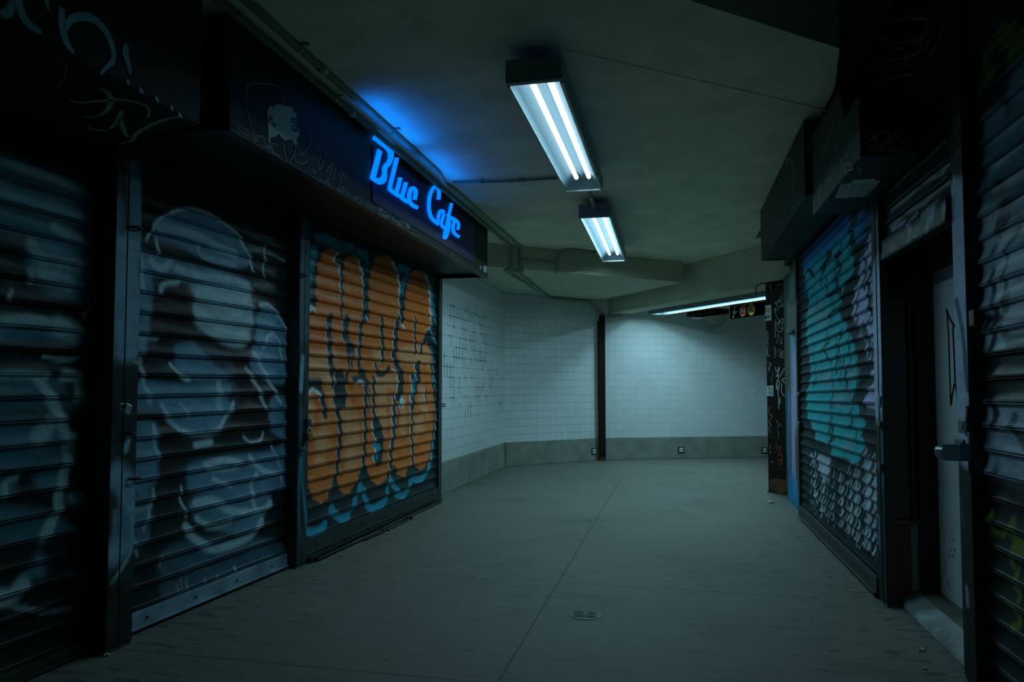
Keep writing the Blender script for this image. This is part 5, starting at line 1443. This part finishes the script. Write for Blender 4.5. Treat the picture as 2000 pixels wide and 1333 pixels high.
tag_strokes(pl, [f1(p) for p in ([(330, 400), (350, 378), (370, 400), (350, 415), (330, 398)], [(280, 440), (320, 470), (290, 520), (275, 550), (330, 540), (360, 490), (400, 495), (420, 440)], [(280, 540), (300, 640), (350, 720), (420, 760)],
                                 [(425, 690), (380, 700), (330, 760), (300, 760), (310, 860), (360, 905), (410, 870), (400, 790), (350, 760), (380, 700)], [(420, 690), (425, 760)], [(290, 450), (300, 420), (340, 440)], [(330, 740), (350, 830), (400, 850)],
                                 [(180, 175), (210, 190), (215, 230)], [(190, 130), (200, 160), (230, 130)], [(310, 155), (390, 120)], [(120, 150), (160, 135)], [(390, 290), (388, 480)], [(285, 700), (283, 1000)], [(330, 920), (330, 960)])],
            SP, npv, M['tagw'], .0065, 'white_tag')
tag_strokes(pl, [f1(p) for p in ([(305, 1000), (330, 960), (350, 1000), (320, 1040), (340, 1060)], [(370, 990), (390, 1030), (365, 1090), (395, 1090), (390, 1050)], [(300, 1060), (320, 1090)],
                                 [(280, 1140), (270, 1180), (300, 1180), (275, 1220), (300, 1230), (270, 1270), (295, 1290), (275, 1330)], [(330, 1220), (370, 1200), (400, 1240), (350, 1250), (420, 1260), (370, 1290), (440, 1300)], [(340, 1270), (380, 1320), (430, 1330)],
                                 [(410, 1220), (440, 1240)])] +
            [f2(p) for p in ([(60, 470), (85, 480), (65, 510), (80, 520)], [(75, 480), (72, 530)], [(95, 530), (85, 600)], [(75, 740), (70, 790), (90, 800), (70, 840), (85, 860), (68, 880), (82, 910)], [(80, 980), (72, 1010)], [(75, 1020), (82, 1035)],
                             [(115, 830), (130, 860), (118, 880)], [(125, 890), (130, 920), (122, 940)], [(138, 850), (150, 870)], [(80, 1085), (98, 1092)])],
            SP, npv, M['tagw'], .0045, 'marker_tag')
tag_strokes(pl, [f2(p) for p in ([(115, 560), (125, 540), (130, 560), (120, 590)], [(110, 500), (118, 530), (135, 500), (125, 560)], [(115, 640), (120, 590), (135, 590), (130, 640)], [(140, 560), (165, 510), (185, 520), (180, 560), (150, 580), (170, 600), (190, 660), (180, 685), (150, 660), (150, 600)],
                                 [(120, 590), (130, 700), (132, 760)], [(140, 690), (138, 730)])],
            SP, npv, M['tagw'], .010, 'bold_tag')
tag_strokes(pl, [f2(p) for p in ([(120, 1020), (130, 990), (140, 1020), (125, 1050)], [(130, 1050), (150, 1040), (145, 1080), (125, 1075)], [(125, 1100), (150, 1100), (148, 1060)], [(112, 960), (118, 1000)], [(145, 980), (140, 1010)])],
            SP, npv, M['tagr'], .008, 'red_tag')
# upright lettering
tag_strokes(pl, [f1(p) for p in ([(140, 900), (170, 900)], [(155, 900), (155, 930)], [(140, 955), (172, 940), (170, 970)], [(140, 990), (168, 985), (168, 1015), (140, 1010)], [(140, 1040), (170, 1035), (145, 1060), (172, 1065)], [(142, 1090), (165, 1080), (170, 1110), (150, 1115)],
                                 [(140, 1140), (172, 1150), (142, 1165)], [(140, 1190), (172, 1185)], [(140, 1190), (140, 1215), (170, 1215)], [(140, 1240), (172, 1240)], [(140, 1265), (170, 1260), (170, 1290), (140, 1290)], [(180, 1290), (200, 1285)], [(182, 1310), (202, 1305)])],
            SP, npv, M['tagw'], .006, 'upright_lettering', sm=1)
# stickers
def quad_sticker(pts, m_, name='sticker', th=.0012, off=.0015):
    return mesh_obj(name, MB().prism([hit(x, y, a_ + npv * off, npv) for x, y in pts], npv * th), m_, pl)
q_ = quad_sticker(f1([(118, 478), (218, 465), (224, 718), (120, 728)]), M['sticker'])
S3_ = lambda x, y: hit(x, y, a_ + npv * .004, npv)
mb = MB()
for p in ([(127, 510), (127, 583)], [(120, 512), (136, 510)], [(120, 583), (136, 582)], [(126, 698), (126, 640)], [(126, 640), (152, 696)], [(152, 696), (152, 638)], [(166, 636), (184, 668)], [(204, 632), (184, 668)], [(184, 668), (184, 694)]):
    mb.ribbon([S3_(*k) for k in f1(p)], .010, npv)
mesh_obj('lettering', mb, M['stickerdark'], q_)
mesh_obj('yellow_print', MB().prism([S3_(*k) for k in f1([(150, 530), (165, 512), (178, 520), (192, 510), (204, 530), (200, 565), (178, 590), (156, 568)])], npv * .0008), M['yellow'], q_)
q_ = quad_sticker(f2([(55, 618), (96, 612), (98, 680), (56, 678)]), M['sticker'])
mb = MB()
for p in ([(60, 630), (75, 622), (70, 645)], [(80, 625), (90, 640), (78, 650)], [(62, 660), (75, 650), (72, 672)], [(80, 668), (92, 655), (90, 672)]): mb.ribbon([S3_(*k) for k in f2(p)], .010, npv)
mesh_obj('scribble', mb, M['stickerdark'], q_)
mesh_obj('rust_patch', MB().prism([SP(*k) for k in f2([(72, 1200), (110, 1190), (180, 1200), (178, 1270), (130, 1290), (76, 1250)])], npv * .0008), M['rust'], pl)
# cable stub at its head
mesh_obj('cable', MB().tube(smooth_path([SP(1497, 553) + npv * .02, SP(1490, 555) + npv * .03, SP(1481, 560) + npv * .03, SP(1480, 577) + npv * .03]), .008, 8), M['dsteel'], pl)

# ================================================================== PAINTED WALL END
WA, WB = (1.155, 8.45), (1.13, 7.31)
cv = Canvas(WA, WB, 0, 2.40, (.08, .12, .11), off=0, res=.006)
BL = (.02, .30, .66); PU = (.50, .42, .74); SV = (.40, .60, .68)
for p, wd, col, soft, al in (([(1548, 520), (1546, 580)], .5, (.14, .20, .19), .4, .9), ([(1548, 640), (1550, 700), (1552, 800)], .42, SV, .5, .8), ([(1562, 510), (1561, 600), (1561, 700)], .10, (.02, .14, .40), .5, .9),
                             ([(1552, 700), (1549, 800), (1550, 900), (1552, 950)], .30, PU, .35, .95), ([(1541, 780), (1540, 850), (1541, 900)], .2, BL, .4, .9), ([(1560, 740), (1560, 860), (1560, 960)], .10, BL, .4, .8),
                             ([(1545, 960), (1556, 985)], .45, BL, .4, .9), ([(1551, 620), (1552, 680)], .10, BL, .6, .7), ([(1545, 640), (1549, 760)], .04, (.02, .2, .3), .5, .8), ([(1546, 700), (1552, 660), (1556, 720), (1556, 800)], .05, (.1, .36, .5), .5, .8),
                             ([(1545, 1000), (1560, 1015)], .2, (.05, .07, .06), .4, .8)):
    cv.stroke(p, wd, col, soft, al)
for i in range(16):
    x = 1541 + (i % 8) * 2.4
    cv.stroke([(x, 515 + i * 4), (x + 1.5, 560 + i * 3), (x - 1, 600 + i * 2)], .02, (.28, .38, .38), .5, .6)
wl = thing('wall_pier', 'wall end sprayed blue and lilac between the pillar and the teal shutter', 'wall', (1.14, 7.88, 0))
grid_painted('painted_face', cv, [(.0, 0)] + [(z, 0) for z in np.arange(.01, 2.39, .012)], .012, M['wallpaint'], wl, dents=0)
mesh_obj('core', MB().hexa([(WA[0] + .006, WA[1]), (WB[0] + .006, WB[1]), (1.19, WB[1]), (1.19, WA[1])], 0, 2.39), M['darkwall'], wl)
eb = thing('electrical_box', 'grey metal box fixed to the painted wall end', 'electrical box', atX(1548, 620, 1.08))
bxp = [atX(x, y, 1.085) for x, y in ((1537, 590), (1556, 583), (1556, 640), (1537, 655))]
mesh_obj('box', MB().prism(bxp, (.052, 0, 0)), mat('box_grey', (.06, .10, .10), .6, .0, var=.3, bump=.3), eb, .006)

# ================================================================== OPEN DOORWAY ON THE RIGHT
struct('floor', MB().box(1.3, 2.0, 3.02, 4.70, .002, .065), mat('recess_floor', (.20, .23, .17), .8, var=.4, scale=4, bump=.3))
cb = MB()
cv0 = [(1.19, 4.60), (1.30, 4.66), (1.315, 3.40), (1.19, 3.40)]
vs = [(1.185, 4.40, .0), (1.185, 3.40, .0), (1.30, 3.40, .0), (1.30, 4.55, .0), (1.200, 4.47, .030), (1.200, 3.40, .030), (1.298, 3.40, .068), (1.298, 4.52, .068)]
cb.add(vs, [(0, 1, 2, 3), (7, 6, 5, 4), (0, 4, 5, 1), (1, 5, 6, 2), (2, 6, 7, 3), (3, 7, 4, 0)])
cbo = mesh_obj('door_curb', cb, M['curb'], None, .008, loc=(1.25, 4.0, 0))
tag(cbo, 'sloping pale concrete curb across the foot of the open doorway', 'curb')
sw = thing('shop_window', 'narrow dark shop window above a red-brown board, inside the doorway recess', 'window', (1.25, 4.6, .066))
mesh_obj('board', MB().box(1.152, 1.262, 4.50, 4.52, .002, .435), M['brown'], sw, .003)
mesh_obj('masonry_strip', MB().box(1.263, 1.303, 4.50, 4.53, .067, .435), M['concrete'], sw, .003)
mesh_obj('sill', MB().box(1.151, 1.304, 4.47, 4.53, .436, .458), M['wood'], sw, .002)
mesh_obj('glass', MB().box(1.152, 1.28, 4.515, 4.522, .46, 2.2), M['glass'], sw)
mesh_obj('mullion', MB().box(1.272, 1.292, 4.49, 4.53, .46, 1.80), M['rail'], sw, .003)
dj = mesh_obj('door_jamb', MB().box(1.305, 1.399, 4.475, 4.60, .066, 2.46), M['trimw'], None, .004, loc=(1.35, 4.5, .066))
tag(dj, 'tall black door jamb between the shop window and the white door', 'door frame')
dr = thing('door', 'white painted door with black marker drawing, standing in the right doorway', 'door', (1.42, 4.0, .066))
DX = 1.40
mesh_obj('door_leaf', MB().box(DX, DX + .04, 3.02, 4.60, .068, 1.835), M['door'], dr, .003)
SD = lambda x, y: atX(x, y, DX - .001)
d4 = c_(4.164, 1700, 480); d5 = c_(7.406, 1780, 780)
tag_strokes(dr, [d4(p) for p in ([(620, 510), (635, 700), (645, 1000), (655, 1290)], [(618, 515), (650, 600), (685, 655)], [(690, 655), (672, 680), (680, 850), (690, 1120)], [(655, 1300), (670, 1200), (688, 1120), (705, 1220), (720, 1330)])] +
            [d5([(665, 0), (690, 130), (705, 310)])], SD, (-1, 0, 0), M['marker'], .014, 'marker_drawing', sm=3)
sp_ = MB()
d6 = c_(5.127, 1700, 940)
for x, y in ((715, 410), (715, 445), (740, 578), (830, 590), (805, 690), (845, 688), (795, 745), (825, 755), (750, 830), (742, 870), (725, 905), (755, 915), (798, 985), (770, 1010), (785, 1050)):
    c = SD(*d6([(x, y)])[0]); sp_.prism([c + Vector((0, -.003, -.007)), c + Vector((0, .004, -.004)), c + Vector((0, .003, .006)), c + Vector((0, -.004, .003))], (-.001, 0, 0))
mesh_obj('chipped_spot', sp_, M['marker'], dr)
struct('wall_recess_header', MB().box(DX, 1.52, 3.02, 4.60, 1.838, 2.465), mat('dark_olive', (.10, .12, .05), .8, var=.2))  # dark olive block above the door leaf
struct('wall_recess_side', MB().box(1.27, 1.64, 2.9, 3.018, 0, 2.515), M['darkwall'])
struct('ceiling', MB().box(1.2, 2.0, 3.0, 4.93, 2.47, 2.515), M['darkwall'])

# ================================================================== FLOOR DRAIN, LITTER
dc = Vector(atZ(1143, 1202))
fd = thing('floor_drain', 'round metal floor drain with ringed grate in the walkway', 'drain', (dc.x, dc.y, 0))
def ring(r0, r1, z0, z1, n=48):
    mb = MB(); vs = []; fs = []
    for k in range(n):
        c, s_ = math.cos(2 * math.pi * k / n), math.sin(2 * math.pi * k / n)
        for r, z in ((r0, z0), (r1, z0), (r1, z1), (r0, z1)): vs.append((dc.x + r * c, dc.y + r * s_, z))
    for k in range(n):
        a = 4 * k; b = 4 * ((k + 1) % n)
        for q, q2 in ((0, 1), (1, 2), (2, 3), (3, 0)): fs.append((a + q, b + q, b + q2, a + q2))
    return mb.add(vs, fs)
mdr = mat('drain_metal', (.13, .16, .14), .5, .3, var=.3, scale=20)
mesh_obj('rim', ring(.072, .084, .0005, .003), mdr, fd)
mesh_obj('pit', MB().hexa([(dc.x + .073 * math.cos(k * math.pi / 16), dc.y + .073 * math.sin(k * math.pi / 16)) for k in range(32)], .0004, .0012), M['blackm'], fd)
gm = MB()
for sx in (-.032, .032):
    for r in (.006, .014, .022, .030):
        vs = []; fs = []; n = 24
        for k in range(n):
            c, s_ = math.cos(2 * math.pi * k / n), math.sin(2 * math.pi * k / n)
            for rr_, z in ((r, .0012), (r + .003, .0012), (r + .003, .0035), (r, .0035)): vs.append((dc.x + sx + rr_ * c, dc.y + rr_ * s_ * 1.3, z))
        for k in range(n):
            a = 4 * k; b = 4 * ((k + 1) % n)
            for q, q2 in ((0, 1), (1, 2), (2, 3), (3, 0)): fs.append((a + q, b + q, b + q2, a + q2))
        gm.add(vs, fs)
mesh_obj('grate', gm, mdr, fd)

lit = [((1506, 983), .035, 'crumpled white paper scrap on the floor in front of the pillar'), ((605, 1090), .028, 'white litter lump at the foot of the slim left post'),
       ((579, 1110), .016, 'tiny white bit of litter on the floor joint by the slim left post'), ((1645, 1091), .030, 'pale foil scrap beside the foot of the teal shutter'), ((1799, 1272), .020, 'small pale scrap on the floor near the door curb'),
       ((1806, 1308), .012, 'tiny white speck of litter nearest the bottom right of the floor'), ((1190, 953), .022, 'white scrap far down the middle of the walkway floor'), ((756, 1043), .018, 'pale scrap on the floor by the orange shutter sill'), ((1726, 1173), .012, 'tiny pale pebble at the foot of the post before the doorway'),
       ((209, 1282), .016, 'faint pale scrap on the floor by the wide left post')]
for (px, py), s_, lab in lit:
    c = Vector(atZ(px, py)); rs = random.Random(px)
    bm = bmesh.new(); bmesh.ops.create_icosphere(bm, subdivisions=2, radius=1)
    for v in bm.verts:
        k = .6 + .5 * rs.random()
        v.co = Vector((v.co.x * s_ * k, v.co.y * s_ * .8 * k, max(0, (v.co.z * .45 + .4) * s_ * k)))
    me = bpy.data.meshes.new('paper_scrap'); bm.to_mesh(me); bm.free()
    me.materials.append(M['paper'])
    o = bpy.data.objects.new('paper_scrap', me); COL.objects.link(o); o.location = (c.x, c.y, 0.0005)
    tag(o, lab, 'litter', 'bits of litter on the floor')
